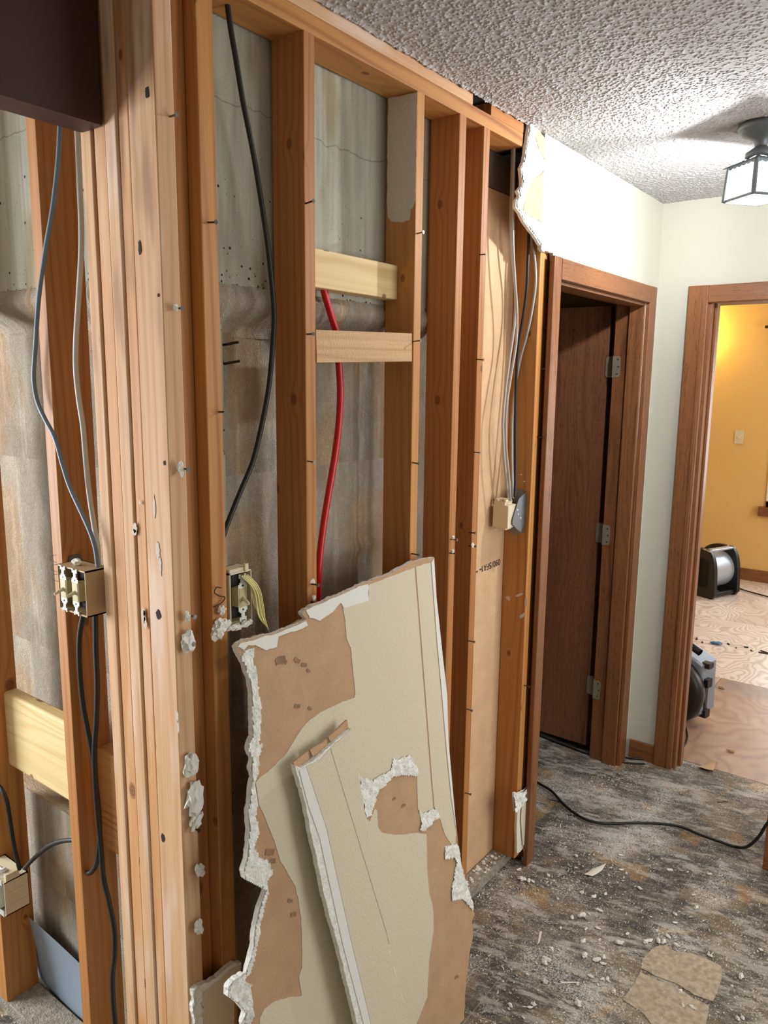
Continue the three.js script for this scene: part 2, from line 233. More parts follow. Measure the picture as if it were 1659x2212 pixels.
// the same, but its face is a fine grid pushed out by noise: broken gypsum
function lumpy(f, pts, depth, relief, amp = 0.003, cell = 0.004) {
  const o = outline(pts, amp), xs = o.map((p) => p[0]), ys = o.map((p) => p[1]), x0 = Math.min(...xs), x1 = Math.max(...xs), y0 = Math.min(...ys), y1 = Math.max(...ys);
  const inside = (x, y) => { let c = false; for (let i = 0, j = o.length - 1; i < o.length; j = i++) { const [ax, ay] = o[i], [bx, by] = o[j]; if ((ay > y) !== (by > y) && x < (bx - ax) * (y - ay) / (by - ay) + ax) c = !c; } return c; };
  const h = (x, y) => depth + relief * (fbm(x * 90 + 4, y * 90, 4) - 0.4) * 1.8, pos = [], uv = [], nx = Math.ceil((x1 - x0) / cell), ny = Math.ceil((y1 - y0) / cell), id = new Map(), idx = [];
  const vert = (i, j) => { const k = i * 9999 + j; if (!id.has(k)) { id.set(k, pos.length / 3); const x = x0 + i * cell, y = y0 + j * cell; pos.push(x, y, Math.max(0.0003, h(x, y))); uv.push(x, y); } return id.get(k); };
  for (let i = 0; i < nx; i++) for (let j = 0; j < ny; j++) if (inside(x0 + (i + 0.5) * cell, y0 + (j + 0.5) * cell)) { const a = vert(i, j), b = vert(i + 1, j), c = vert(i + 1, j + 1), d = vert(i, j + 1); idx.push(a, b, c, a, c, d); }
  const g = new THREE.BufferGeometry(); g.setAttribute('position', new THREE.Float32BufferAttribute(pos, 3)); g.setAttribute('uv', new THREE.Float32BufferAttribute(uv, 2)); g.setIndex(idx); g.computeVertexNormals();
  return merge([g, new THREE.ExtrudeGeometry(shapeOf(o), { depth: Math.max(0.0002, depth - relief * 0.5), bevelEnabled: false })]).applyMatrix4(f.m);
}
const tube = (pts, r, seg = 60, rad = 8) => new THREE.TubeGeometry(new THREE.CatmullRomCurve3(pts, false, 'centripetal'), seg, r, rad);
const cable = (pts, r, seg = 70) => { const a = pts[0], b = pts[pts.length - 1], s = (p) => new THREE.SphereGeometry(r, 8, 6).translate(p.x, p.y, p.z); return merge([tube(pts, r, seg), s(a), s(b)]); };
const cyl = (p, q, r0, r1 = r0, n = 12) => { const d = q.clone().sub(p), g = new THREE.CylinderGeometry(r1, r0, d.length(), n); g.applyQuaternion(new THREE.Quaternion().setFromUnitVectors(V(0, 1, 0), d.clone().normalize())); return g.translate((p.x + q.x) / 2, (p.y + q.y) / 2, (p.z + q.z) / 2); };
function chunk(r, sx = 1, sy = 1, sz = 1, detail = 1) { const g = new THREE.IcosahedronGeometry(r, detail), p = g.attributes.position, o = rr(0, 90); for (let i = 0; i < p.count; i++) { const x = p.getX(i), y = p.getY(i), z = p.getZ(i), k = 0.65 + 0.75 * hash(Math.round(x / r * 50) + o * 100, Math.round(y / r * 50) * 7 + Math.round(z / r * 50)); p.setXYZ(i, x * k * sx, y * k * sy, z * k * sz); } g.computeVertexNormals(); return g; }
function screw(p, n, len = 0.02, bent = 0) { const e = p.clone().addScaledVector(n, len).add(V(0, bent, 0)), s = p.clone().addScaledVector(n, -0.004); return merge([cyl(s, e, 0.0016, 0.0018, 7), cyl(e, e.clone().addScaledVector(n, 0.003), 0.0022, 0.0043, 9)]); }

// ------------------------------------------------------------------ the setting: floors, ceilings, outer walls
const floor = struct('floor');
{ const g = box(-2.6, 3.4, -0.06, 0, FARZ - 0.115, 3.2, 0.0001), p = g.attributes.position, u = g.attributes.uv; for (let i = 0; i < p.count; i++) u.setXY(i, p.getX(i) + 0.75, -p.getZ(i) - 1.4); part('subfloor', g, M.floor, floor); }
const floorYellow = struct('floor_bedroom');
for (const [x0, x1, z0, z1] of [[-1.9, 0.12, FARZ - 0.115, -4.62], [0.123, 2.4, FARZ - 0.115, -4.62], [-1.9, -0.75, -4.623, -5.84], [-0.747, 1.69, -4.623, -5.84], [1.693, 2.4, -4.623, -5.84], [-1.9, 0.12, -5.843, -7.3], [0.123, 2.4, -5.843, -7.3]]) {
  const g = box(x0, x1, -0.06, 0, z0, z1, 0.0008), p = g.attributes.position, u = g.attributes.uv, o = rr(0, 2), q = rr(0, 2); for (let i = 0; i < p.count; i++) u.setXY(i, -p.getZ(i) + o, p.getX(i) + q); part('plywood_sheet', g, z1 > -5 ? M.plyWorn : M.plySheen, floorYellow);  // far sheets take the plywood whitened with painted sheen
}
const ceiling = struct('ceiling');
part('ceiling_board', merge([box(0.002, 3.4, CEIL, CEIL + 0.05, FARZ - 0.1, 3.2), box(-2.6, 0.002, CEIL + 0.001, CEIL + 0.05, -0.8, 3.2)]), M.plainWall, ceiling);
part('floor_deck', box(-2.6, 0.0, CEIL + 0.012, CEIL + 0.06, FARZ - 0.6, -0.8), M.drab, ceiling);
{ // popcorn relief where it is seen, with a torn edge along the opened wall
  const x0 = 0.003, x1 = 1.75, z0 = FARZ, z1 = -0.45, cell = 0.004, nx = Math.round((x1 - x0) / cell), nz = Math.round((z1 - z0) / cell), pos = [], uv = [], idx = [];
  for (let j = 0; j <= nz; j++) for (let i = 0; i <= nx; i++) { const z = z0 + j * cell, e = i < 3 ? 0.007 * (fbm(z * 40, 2, 3) - 0.25) * (1 - i / 3) : 0, x = x0 + i * cell + e; pos.push(x, CEIL - 0.0005 - 0.0034 * popAt(x, z) - (i < 3 && z > -2.2 ? 0.006 * (1 - i / 3) * fbm(z * 60, 7, 3) : 0), z); uv.push(x, z); }
  for (let j = 0; j < nz; j++) for (let i = 0; i < nx; i++) { const a = j * (nx + 1) + i, b = a + 1, c = a + nx + 1, d = c + 1; idx.push(a, b, c, b, d, c); }
  const g = new THREE.BufferGeometry(); g.setAttribute('position', new THREE.Float32BufferAttribute(pos, 3)); g.setAttribute('uv', new THREE.Float32BufferAttribute(uv, 2)); g.setIndex(idx); g.computeVertexNormals(); part('popcorn_texture', g, M.ceiling, ceiling);
}
const ceilingYellow = struct('ceiling_bedroom'); part('ceiling_board', box(-1.9, 2.4, CEIL + 0.02, CEIL + 0.08, -7.3, FARZ - 0.1), M.plainWall, ceilingYellow);

const wallFar = struct('wall_far');                        // doorway to the yellow room: clear opening x 0.235 .. 1.035, head at 2.03
part('painted_board', slab(wallB(FARZ - 0.115), [[-0.02, 0], [0.215, 0], [0.215, 2.05], [1.055, 2.05], [1.055, 0], [3.4, 0], [3.4, CEIL], [-0.02, CEIL]], 0.115), M.paint, wallFar);
const wallHall = struct('wall_right');                     // opening for the added window_2
part('painted_board', merge([wbox(2.4, 2.5, 0, CEIL, FARZ, -3.1), wbox(2.4, 2.5, 0, CEIL, -1.7, -1.4), wbox(2.4, 2.5, 0, 0.6, -3.1, -1.7), wbox(2.4, 2.5, 2.1, CEIL, -3.1, -1.7), wbox(2.5, 3.4, 0, CEIL, -1.5, -1.4)]), M.plainWall, wallHall);
const wallBack = struct('wall_back');                      // behind and right of the camera
part('painted_board', merge([wbox(-2.6, 3.4, 0, CEIL, 3.1, 3.2), wbox(3.35, 3.45, 0, CEIL, -1.5, 3.2)]), M.plainWall, wallBack);
const wallRoomLeft = struct('wall_left_room');             // opening for window_1
part('painted_board', merge([wbox(-2.5, -2.4, 0, CEIL, -0.83, -0.2), wbox(-2.5, -2.4, 0, CEIL, 1.3, 3.2), wbox(-2.5, -2.4, 0, 0.8, -0.2, 1.3), wbox(-2.5, -2.4, 1.96, CEIL, -0.2, 1.3)]), M.plainWall, wallRoomLeft);
const wallYellow = struct('wall_bedroom');                 // opening for window_3: x -0.04 .. 1.3
part('painted_board', merge([wbox(-1.9, -0.2, 0, 2.5, -7.2, -7.3), wbox(1.3, 2.4, 0, 2.5, -7.2, -7.3), wbox(-0.2, 1.3, 0, 0.66, -7.2, -7.3), wbox(-0.2, 1.3, 1.95, 2.5, -7.2, -7.3), wbox(-1.9, -1.8, 0, 2.5, -7.2, FARZ - 0.116), wbox(2.3, 2.4, 0, 2.5, -7.2, -6.1), wbox(2.3, 2.4, 0, 2.5, -4.5, FARZ - 0.116), wbox(2.3, 2.4, 0, 0.75, -6.1, -4.5), wbox(2.3, 2.4, 1.95, 2.5, -6.1, -4.5), wbox(-1.8, 0.215, 0, 2.5, FARZ - 0.116, FARZ - 0.126), wbox(1.055, 2.3, 0, 2.5, FARZ - 0.116, FARZ - 0.126), wbox(0.215, 1.055, 2.05, 2.5, FARZ - 0.116, FARZ - 0.126)]), M.yellow, wallYellow);
function win(n, f, w, h, sill) {                           // frame, two panes, meeting rail; f: centre frame, N into the room
  const g = struct(`window_${n}`), b = (a, c, d, e, z0, z1) => box(a, c, d, e, z0, z1).applyMatrix4(f.m);
  part('window_frame', merge([b(-w / 2, -w / 2 + 0.05, -h / 2, h / 2, -0.08, 0.015), b(w / 2 - 0.05, w / 2, -h / 2, h / 2, -0.08, 0.015), b(-w / 2, w / 2, h / 2 - 0.05, h / 2, -0.08, 0.015), b(-w / 2, w / 2, -h / 2, -h / 2 + 0.05, -0.08, 0.015), b(-0.02, 0.02, -h / 2, h / 2, -0.07, 0)]), M.white, g);
  for (const s of [-1, 1]) part('pane', b(s > 0 ? 0.02 : -w / 2 + 0.05, s > 0 ? w / 2 - 0.05 : -0.02, -h / 2 + 0.05, h / 2 - 0.05, -0.045, -0.042), glass, g);
  if (sill) part('window_sill', b(-w / 2 - 0.05, w / 2 + 0.05, -h / 2 - 0.08, -h / 2, -0.06, 0.05), M.oak, g);
  return g;
}
win(1, new Frame(V(-2.4, 1.38, 0.55), V(0, 0, -1), V(0, 1, 0)), 1.5, 1.16, true);
win(2, new Frame(V(2.4, 1.35, -2.4), V(0, 0, 1), V(0, 1, 0)), 1.4, 1.5, true);  // unseen window, added to light the stud wall from the lantern side
win(4, new Frame(V(2.3, 1.35, -5.3), V(0, 0, 1), V(0, 1, 0)).off(0), 1.6, 1.2, true);  // unseen second bedroom window, added to brighten the yellow walls
const w3 = win(3, new Frame(V(0.55, 1.31, -7.2), V(1, 0, 0), V(0, 1, 0)), 1.5, 1.28, true);
for (let k = 0; k < 24; k++) part('blind_slat', box(-0.14, 1.24, 0.76 + k * 0.048, 0.762 + k * 0.048, -7.235, -7.205, 0.0005), M.white, w3);

// ------------------------------------------------------------------ wall_left: the opened stud wall along the hall
const wl = struct('wall_left');
const XF = 0, XB = -0.089, studs = [];
const studSpec = [[-0.925, -0.963, M.pine], [-1.189, -1.222, M.pine2], [-1.577, -1.609, M.pine], [-1.766, -1.800, M.pine2], [-1.889, -1.922, M.pine2], [-2.255, -2.292, M.pine]];
for (const [z0, z1, m] of studSpec) studs.push(part('stud', lumber(XF, XB, 0.038, 2.375, z0, z1), m, wl));
part('stud', lumber(-0.006, XB, 0.038, 2.3, -2.294, -2.322), M.pine2, wl);
part('top_plate', lumber(XF, XB, 2.375, 2.412, -0.80, -2.109, 'z'), M.pine, wl);
part('top_plate', lumber(XF - 0.002, XB, 2.4125, 2.447, -0.80, -1.83, 'z'), M.post, wl);
part('top_plate', lumber(XF - 0.001, XB, 2.4125, 2.446, -1.925, -2.112, 'z'), M.pine2, wl);
part('bottom_plate', lumber(-0.034, XB, 0, 0.038, -0.93, -2.3, 'z'), M.dusty, wl);
part('blocking', lumber(-0.05, XB, 1.904, 1.986, -1.223, -1.576, 'z'), M.pale, wl, 'new pale pine block between two studs');
{ const g = lumber(0.001, -0.037, -0.034, 0.034, -0.174, 0.174, 'z', 0.001); g.rotateX(0.033); g.translate(0, 1.781, -1.3965); part('blocking', g, M.roughSawn, wl, 'rough sawn pine block with split knots'); }
part('backing_board', box(-0.0895, -0.102, 0.038, 2.27, -1.86, -2.345), M.kraftLight, wl, 'tan paper back of a drywall sheet');
part('shade_board', lumber(-0.0895, -0.12, 2.272, 2.376, -1.86, -2.345, 'z'), M.drab, wl);  // dark strip standing in for the shadow above the backing board
// white paint on the upper part of one stud
{ const f = wallB(-1.5766), g = slab(f, [...pxs(f, [[839, 212], [902, 200], [897, 430], [893, 448], [888, 452], [885, 474], [870, 480], [846, 479], [838, 470], [836, 440]])], 0.0006, 0.0015); part('paint_patch', g, std({ color: col(210, 203, 188), bumpMap: T.gypB, bumpScale: 0.002, roughness: 0.8 }), studs[2]); }
// corner post: four studs on edge and one flat board
const post = part('corner_post', lumber(XF, -0.074, 0.0, 2.375, -0.837, -0.875), M.post, wl);
[[-0.0765, -0.1080, -0.8395], [-0.1095, -0.1450, -0.8365], [-0.1475, -0.1845, -0.8405], [-0.1870, -0.221, -0.8375]].forEach(([a, b, z], i) => part('board', lumber(a, b, 0, 2.375, z, -0.926, 'y', 0.0045), i % 2 ? M.post : M.post2, post));
part('filler_board', lumber(-0.03, -0.072, 0, 2.375, -0.876, -0.924), M.pine2, post);
// knots, paint smears and nail holes on the post face, as the photograph shows them
{
  const f = wallB(-0.8364), fx = wallA(0.0002), oval = (F, x, y, a, b, t = 0) => { const [u, v] = F.px(x, y), p = []; for (let i = 0; i < 26; i++) { const k = i / 26 * 6.283, r = 0.8 + 0.4 * rnd(); p.push([u + a * r * Math.cos(k) * Math.cos(t) - b * r * Math.sin(k) * Math.sin(t), v + b * r * Math.sin(k) * Math.cos(t) + a * r * Math.cos(k) * Math.sin(t)]); } return slab(F, p, 0.0004); };
  const hole = std({ color: col(38, 24, 16), roughness: 0.9 }), smear = std({ color: col(206, 194, 182), roughness: 0.8 });
  for (const [x, y, a, b] of [[302, 535, 0.004, 0.011], [318, 200, 0.005, 0.009], [342, 1328, 0.007, 0.009], [352, 1810, 0.005, 0.009], [342, 638, 0.0025, 0.003], [355, 1000, 0.003, 0.004], [312, 1325, 0.003, 0.006]]) part('knot_hole', oval(f, x, y, a, b), hole, post);
  for (const [x, y, a, b] of [[292, 1140, 0.006, 0.010], [290, 1150, 0.007, 0.006], [341, 1190, 0.006, 0.016], [346, 1222, 0.004, 0.018], [310, 1330, 0.006, 0.016], [314, 1345, 0.005, 0.012], [383, 1548, 0.004, 0.012], [385, 1570, 0.003, 0.012], [333, 1095, 0.004, 0.02], [302, 1085, 0.003, 0.004]]) part('paint_smear', oval(f, x, y, a, b), smear, post);
  const fs = wallB(-2.2546); for (const [x, y, a, b, t] of [[1098, 1292, 0.008, 0.008, 0], [1122, 1285, 0.016, 0.004, 0.5], [1128, 1330, 0.014, 0.005, 0.9], [1136, 1300, 0.004, 0.02, 0]]) part('paint_smear', oval(fs, x, y, a, b, t), smear, studs[5]);
  for (const [x, y] of [[510, 741], [513, 782]]) { const p = onX(x, y, -0.1); part('nail', cyl(V(-0.14, p.y - 0.004, p.z + 0.004), V(-0.098, p.y + 0.002, p.z - 0.004), 0.0028, 0.0028, 7), M.darkSteel, studs[0]); }
}
// screws left standing in the studs
const FX = V(1, 0, 0);
const screwPx = [[post, [[367, 252], [380, 665], [390, 1013], [407, 1328], [418, 1790], [405, 1385]]], [studs[0], [[450, 480], [473, 890]]], [studs[1], [[660, 440], [663, 722], [665, 996], [672, 1262], [672, 1300]]], [studs[2], [[901, 505], [893, 738], [891, 999], [889, 1196]]], [studs[3], [[973, 1165], [971, 1195]]], [studs[4], [[1038, 550], [1031, 776], [1024, 977], [1015, 1151], [1015, 1180], [1011, 1384], [1009, 1531], [1004, 1713]]], [studs[5], [[1174, 711], [1170, 797], [1160, 945], [1132, 1480]]]];
for (const [s, l] of screwPx) for (const [x, y] of l) part('screw', screw(onX(x, y, 0), FX, rr(0.014, 0.02), rr(-0.002, 0.003)), rnd() < 0.4 ? M.steel : M.darkSteel, s);
// plugs of drywall still held by screws
for (const [x, y, s] of [[407, 1386, 0.016], [405, 1332, 0.007], [412, 1652, 0.017], [420, 1722, 0.022], [424, 1772, 0.014], [432, 1880, 0.011], [430, 2002, 0.011], [380, 664, 0.006], [390, 1013, 0.008]]) { const p = onX(x, y, 0.012); part('drywall_fragment', chunk(s, 0.5, 1.0 + rnd() * 0.5, 0.8, 2).rotateX(rr(-0.6, 0.6)).translate(p.x, p.y, p.z), M.chip, post); }
for (const [k, x, y] of [[1, 676, 1256], [1, 678, 1292], [3, 979, 1161], [3, 978, 1190], [4, 1021, 1178]]) { const p = onX(x, y, 0.016); part('drywall_fragment', chunk(0.006, 0.5, 1, 1, 1).translate(p.x, p.y, p.z), M.chip, studs[k]); }
// painted board above and beyond the door, torn at its left end
{
  const f = wallA(0), T0 = 2.225, D0 = 2.36, D1 = 3.20, FZ = -FARZ;
  part('painted_board', slab(f, [[T0, CEIL - 0.002, 1], [T0 + 0.006, 2.106, 1], [2.315, 2.108], [2.33, 2.06, 1], [D0, 2.05, 1], [D1, 2.05, 1], [D1 + 0.02, 0.0, 1], [FZ, 0.0, 1], [FZ, CEIL - 0.002, 1]], 0.0127, 0.0025), M.paint, wl);
  const torn = part('torn_board', slab(f, pxs(f, [[1137, 268], [1133, 298], [1130, 315], [1125, 351], [1118, 365], [1121, 391], [1121, 402], [1112, 413], [1115, 424], [1108, 433], [1107, 448], [1118, 465], [1125, 480], [1141, 502], [1154, 520], [1163, 534], [1164, 543], [1170, 546], [1172, 300]]), 0.010, 0.002), M.gypsum, wl, 'broken white gypsum edge of the wall board');
  const g1 = f.off(0.010);
  part('broken_gypsum', lumpy(g1, pxs(f, [[1138, 270], [1134, 298], [1131, 315], [1126, 351], [1119, 365], [1122, 391], [1122, 402], [1114, 413], [1117, 424], [1110, 433], [1109, 448], [1119, 464], [1126, 478], [1142, 500], [1155, 518], [1163, 530], [1165, 484], [1121, 458], [1126, 427], [1141, 391], [1170, 366], [1170, 350], [1160, 335], [1148, 297], [1154, 281]]), 0.002, 0.004, 0.001), M.gypsum, torn);
  part('torn_paper', slab(g1, pxs(f, [[1148, 296], [1154, 281], [1171, 303], [1171, 350], [1160, 333]]), 0.0025, 0.0012), M.kraftLight, torn);
  part('torn_paper', slab(g1, pxs(f, [[1171, 367], [1160, 380], [1141, 391], [1134, 408], [1126, 427], [1124, 445], [1122, 457], [1140, 469], [1166, 482], [1169, 440]]), 0.0025, 0.0012), M.kraftLight, torn);
}

// concrete behind the studs: smooth upper pour, coated lower part set back, a padded ledge between
function concreteWall(name, along, len, xu, xl, ledge) {   // along(u, y, depth) -> world point
  const g = struct(name), grid = (u0, u1, y0, y1, cu, cy, dep, vo) => {
    const nu = Math.round((u1 - u0) / cu), ny = Math.round((y1 - y0) / cy), pos = [], uv = [], idx = [];
    for (let j = 0; j <= ny; j++) for (let i = 0; i <= nu; i++) { const u = u0 + i * cu, y = y0 + j * cy, p = along(u, y, dep(u, y)); pos.push(p.x, p.y, p.z); uv.push(u, y - vo); }
    for (let j = 0; j < ny; j++) for (let i = 0; i < nu; i++) { const a = j * (nu + 1) + i, b = a + 1, c = a + nu + 1, d = c + 1; idx.push(a, b, c, b, d, c); }
    const q = new THREE.BufferGeometry(); q.setAttribute('position', new THREE.Float32BufferAttribute(pos, 3)); q.setAttribute('uv', new THREE.Float32BufferAttribute(uv, 2)); q.setIndex(idx); q.computeVertexNormals(); return q;
  };
  part('concrete_pour', grid(0, len, ledge, 2.45, 0.05, 0.05, () => xu, ledge), M.concrete, g);
  part('padded_ledge', grid(0, len, ledge - 0.1, ledge, 0.006, 0.006, (u, y) => { const t = (ledge - y) / 0.1; return xu - 0.009 * Math.sin(Math.min(1, t * 2) * Math.PI) + (xl - xu) * sstep(0.35 + 0.15 * fbm(u * 30, 4, 3), 0.9, t) + 0.006 * (fbm(u * 70, y * 30, 3) - 0.5); }, ledge), M.fibre, g);
  part('fibrous_coating', grid(0, len, 0, ledge - 0.095, 0.01, 0.01, (u, y) => xl + 0.010 * (fbm(u * 5, y * 1.6, 3) - 0.5) + 0.004 * (fbm(u * 30, y * 18, 2) - 0.5) - 0.008 * sstep(0.03, 0, Math.abs(y - 1.27)) * fbm(u * 6, 1, 2), 0), M.fibre, g);
  return g;
}
concreteWall('wall_concrete', (u, y, d) => V(-d, y, -0.93 - u), 0.94, 0.097, 0.138, 1.892);
concreteWall('wall_concrete_left', (u, y, d) => V(-1.62 + u, y, -0.85 - d), 1.5, 0.10, 0.15, 1.905);
// step of insulation board and loose vinyl at the foot of the concrete in the left room
{ const g = scene.getObjectByName('wall_concrete_left'); part('insulation_board', box(-1.6, -0.2, 0, 0.60, -0.95, -0.998), M.fibre, g);
  const f = [], uv = [], idx = [], n = 14; for (let j = 0; j <= n; j++) for (let i = 0; i <= n; i++) { const u = i / n, v = j / n, x = -0.86 + 0.62 * u; f.push(x, 0.03 + v * (0.215 - 0.10 * u + 0.025 * Math.sin(u * 7)), -0.945 + 0.012 * Math.sin(u * 4 + v * 2) + 0.03 * v * v * (0.6 + 0.4 * Math.sin(u * 7)) - 0.0); uv.push(u, v); }
  for (let j = 0; j < n; j++) for (let i = 0; i < n; i++) { const a = j * (n + 1) + i; idx.push(a, a + 1, a + n + 1, a + 1, a + n + 2, a + n + 1); }
  const q = new THREE.BufferGeometry(); q.setAttribute('position', new THREE.Float32BufferAttribute(f, 3)); q.setAttribute('uv', new THREE.Float32BufferAttribute(uv, 2)); q.setIndex(idx); q.computeVertexNormals(); const m = M.vinyl.clone(); m.side = THREE.DoubleSide; part('vinyl_flashing', q, m, g, 'blue grey vinyl sheet curling off the wall foot'); }

// wall_near: the framing left of the corner post, parallel to the far wall
const wn = struct('wall_near'), ZB = -0.837, studB = [];
for (const [a, b, m] of [[-0.405, -0.368, M.pine2], [-0.822, -0.783, M.pine], [-1.25, -1.212, M.pine], [-1.66, -1.622, M.pine]]) studB.push(part('stud', lumber(a, b, 0.038, 2.4, ZB, ZB - 0.089), m, wn));
part('bottom_plate', lumber(-2.4, -0.222, 0, 0.038, ZB, ZB - 0.089, 'x'), M.dusty, wn);
part('top_plate', lumber(-2.4, -0.222, 2.4, 2.44, ZB, ZB - 0.089, 'x'), M.pine, wn);
part('blocking', lumber(-0.782, -0.406, 0.705, 0.908, -0.89, -0.928, 'x', 0.008), M.pale, wn, 'pale blocking board with wide grain');
part('blocking', lumber(-0.367, -0.222, 0.645, 0.885, -0.89, -0.928, 'x', 0.004), M.pine2, wn, 'short blocking board beside the corner post');
part('drywall_edge', box(-0.228, -0.236, 0.1, 0.62, -0.86, -0.925), M.tape, wn);
part('sheathing', box(-2.4, -1.66, 0, 2.44, -0.93, -0.94), M.plainWall, wn);
part('concrete_return', merge([box(-0.13, -1.62, 0, 2.45, -1.03, -1.08), box(-0.16, -0.24, 0, 2.45, -0.93, -1.08)]), M.concrete, scene.getObjectByName('wall_concrete_left'));

// dark boxed beam running from the post towards the room behind the camera
const beam = struct('ceiling_beam'); part('beam_face', box(-0.144, -0.21, 2.137, CEIL - 0.001, -0.8345, 3.08, 0.004), M.beam, beam);

// closet behind the door: drab, unlit
const closet = struct('wall_closet');
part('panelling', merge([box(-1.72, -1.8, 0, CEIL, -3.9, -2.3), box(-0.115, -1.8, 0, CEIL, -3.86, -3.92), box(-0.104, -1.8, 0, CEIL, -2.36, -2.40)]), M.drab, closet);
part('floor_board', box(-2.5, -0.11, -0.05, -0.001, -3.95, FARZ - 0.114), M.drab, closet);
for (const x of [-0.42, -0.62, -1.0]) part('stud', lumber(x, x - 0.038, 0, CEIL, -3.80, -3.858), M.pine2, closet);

// ------------------------------------------------------------------ door openings
const d1 = struct('trim_1');                               // casing and jamb of the door in the stud wall
{
  const mit = (z0, z1) => { const g = lumber(0.0127, 0.031, 2.03, 2.096, z0, z1, 'z', 0.003); return g; };
  part('casing', lumber(0.0127, 0.031, 0.0, 2.096, -2.293, -2.350, 'y', 0.004), M.oak, d1);
  part('casing', mit(-2.3505, -3.2045), M.oak, d1);
  part('casing', lumber(0.0127, 0.031, 0.0, 2.096, -3.205, -3.279, 'y', 0.004), M.oak, d1);
  part('jamb', lumber(0.0125, -0.112, 0, 2.06, -2.335, -2.355), M.oak, d1);
  part('jamb', lumber(0.0125, -0.112, 0, 2.06, -3.205, -3.225), M.oak, d1);
  part('jamb', lumber(0.0125, -0.112, 2.03, 2.05, -2.3555, -3.2045, 'z'), M.oak, d1);
  part('door_stop', lumber(0.012, -0.05, 0, 2.03, -3.192, -3.2045), M.oak, d1);
  part('door_stop', lumber(0.012, -0.05, 0, 2.03, -2.3555, -2.367), M.oak, d1);
  part('door_stop', lumber(0.012, -0.05, 2.018, 2.0295, -2.368, -3.1915, 'z'), M.oak, d1);
}
const leaf = struct('door_1'); leaf.userData = { kind: 'structure', label: 'dark brown flush wood door standing open into the closet' };
part('door_leaf', lumber(-0.146, -0.93, 0.035, 2.03, -3.243, -3.278, 'y', 0.002), M.door, leaf);
for (const y of [1.775, 1.05, 0.335]) {
  const h = part('hinge', merge([cyl(V(-0.1175, y - 0.046, -3.228), V(-0.1175, y + 0.046, -3.228), 0.0065, 0.0065, 12), cyl(V(-0.1175, y + 0.046, -3.228), V(-0.1175, y + 0.05, -3.228), 0.008, 0.005, 12)]), M.hinge, leaf);
  const plate = (sx) => { const s = new THREE.Shape(), w = 0.034, H = 0.0445, r = 0.012; s.moveTo(0, -H); s.lineTo(w - r, -H); s.absarc(w - r, -H + r, r, -Math.PI / 2, 0); s.lineTo(w, H - r); s.absarc(w - r, H - r, r, 0, Math.PI / 2); s.lineTo(0, H); s.closePath(); const g = new THREE.ExtrudeGeometry(s, { depth: 0.0022, bevelEnabled: false }); if (sx < 0) g.rotateY(Math.PI); return g; };
  part('hinge_plate', plate(1).translate(-0.112, y, -3.2045), M.hinge, h);
  part('hinge_plate', plate(-1).translate(-0.122, y, -3.2385), M.hinge, h);
  for (const [dx, dy] of [[0.022, 0.03], [0.026, 0], [0.022, -0.03]]) part('screw', merge([cyl(V(-0.112 + dx, y + dy, -3.2025), V(-0.112 + dx, y + dy, -3.2012), 0.0034, 0.003, 9)]), M.darkSteel, h);
}
const d2 = struct('trim_2');                               // casing and jamb of the doorway to the yellow room
part('casing', lumber(0.142, 0.222, 0, 2.10, FARZ + 0.018, FARZ, 'y', 0.005), M.oak, d2);
part('casing_bead', lumber(0.2, 0.214, 0, 2.035, FARZ + 0.022, FARZ + 0.016, 'y', 0.003), M.oak, d2);
part('casing', lumber(0.2225, 1.0475, 2.03, 2.10, FARZ + 0.018, FARZ, 'x', 0.005), M.oak, d2);
part('casing', lumber(1.048, 1.128, 0, 2.10, FARZ + 0.018, FARZ, 'y', 0.005), M.oak, d2);
part('jamb', lumber(0.2145, 0.235, 0, 2.03, FARZ - 0.0005, FARZ - 0.13), M.oak, d2);
part('jamb', lumber(1.035, 1.055, 0, 2.03, FARZ - 0.0005, FARZ - 0.13), M.oak, d2);
part('jamb', lumber(0.2145, 1.055, 2.03, 2.05, FARZ - 0.0005, FARZ - 0.13, 'x'), M.oak, d2);
part('door_stop', lumber(0.2355, 0.247, 0, 2.03, FARZ - 0.04, FARZ - 0.075), M.oak, d2);
const bb = struct('baseboard_far'); part('board', lumber(0.0285, 0.1415, 0, 0.085, FARZ + 0.012, FARZ, 'x', 0.003), M.oak, bb);
const bb2 = struct('baseboard_bedroom'); part('board', lumber(-1.8, 2.3, 0, 0.105, -7.186, -7.2, 'x', 0.003), M.oak, bb2);

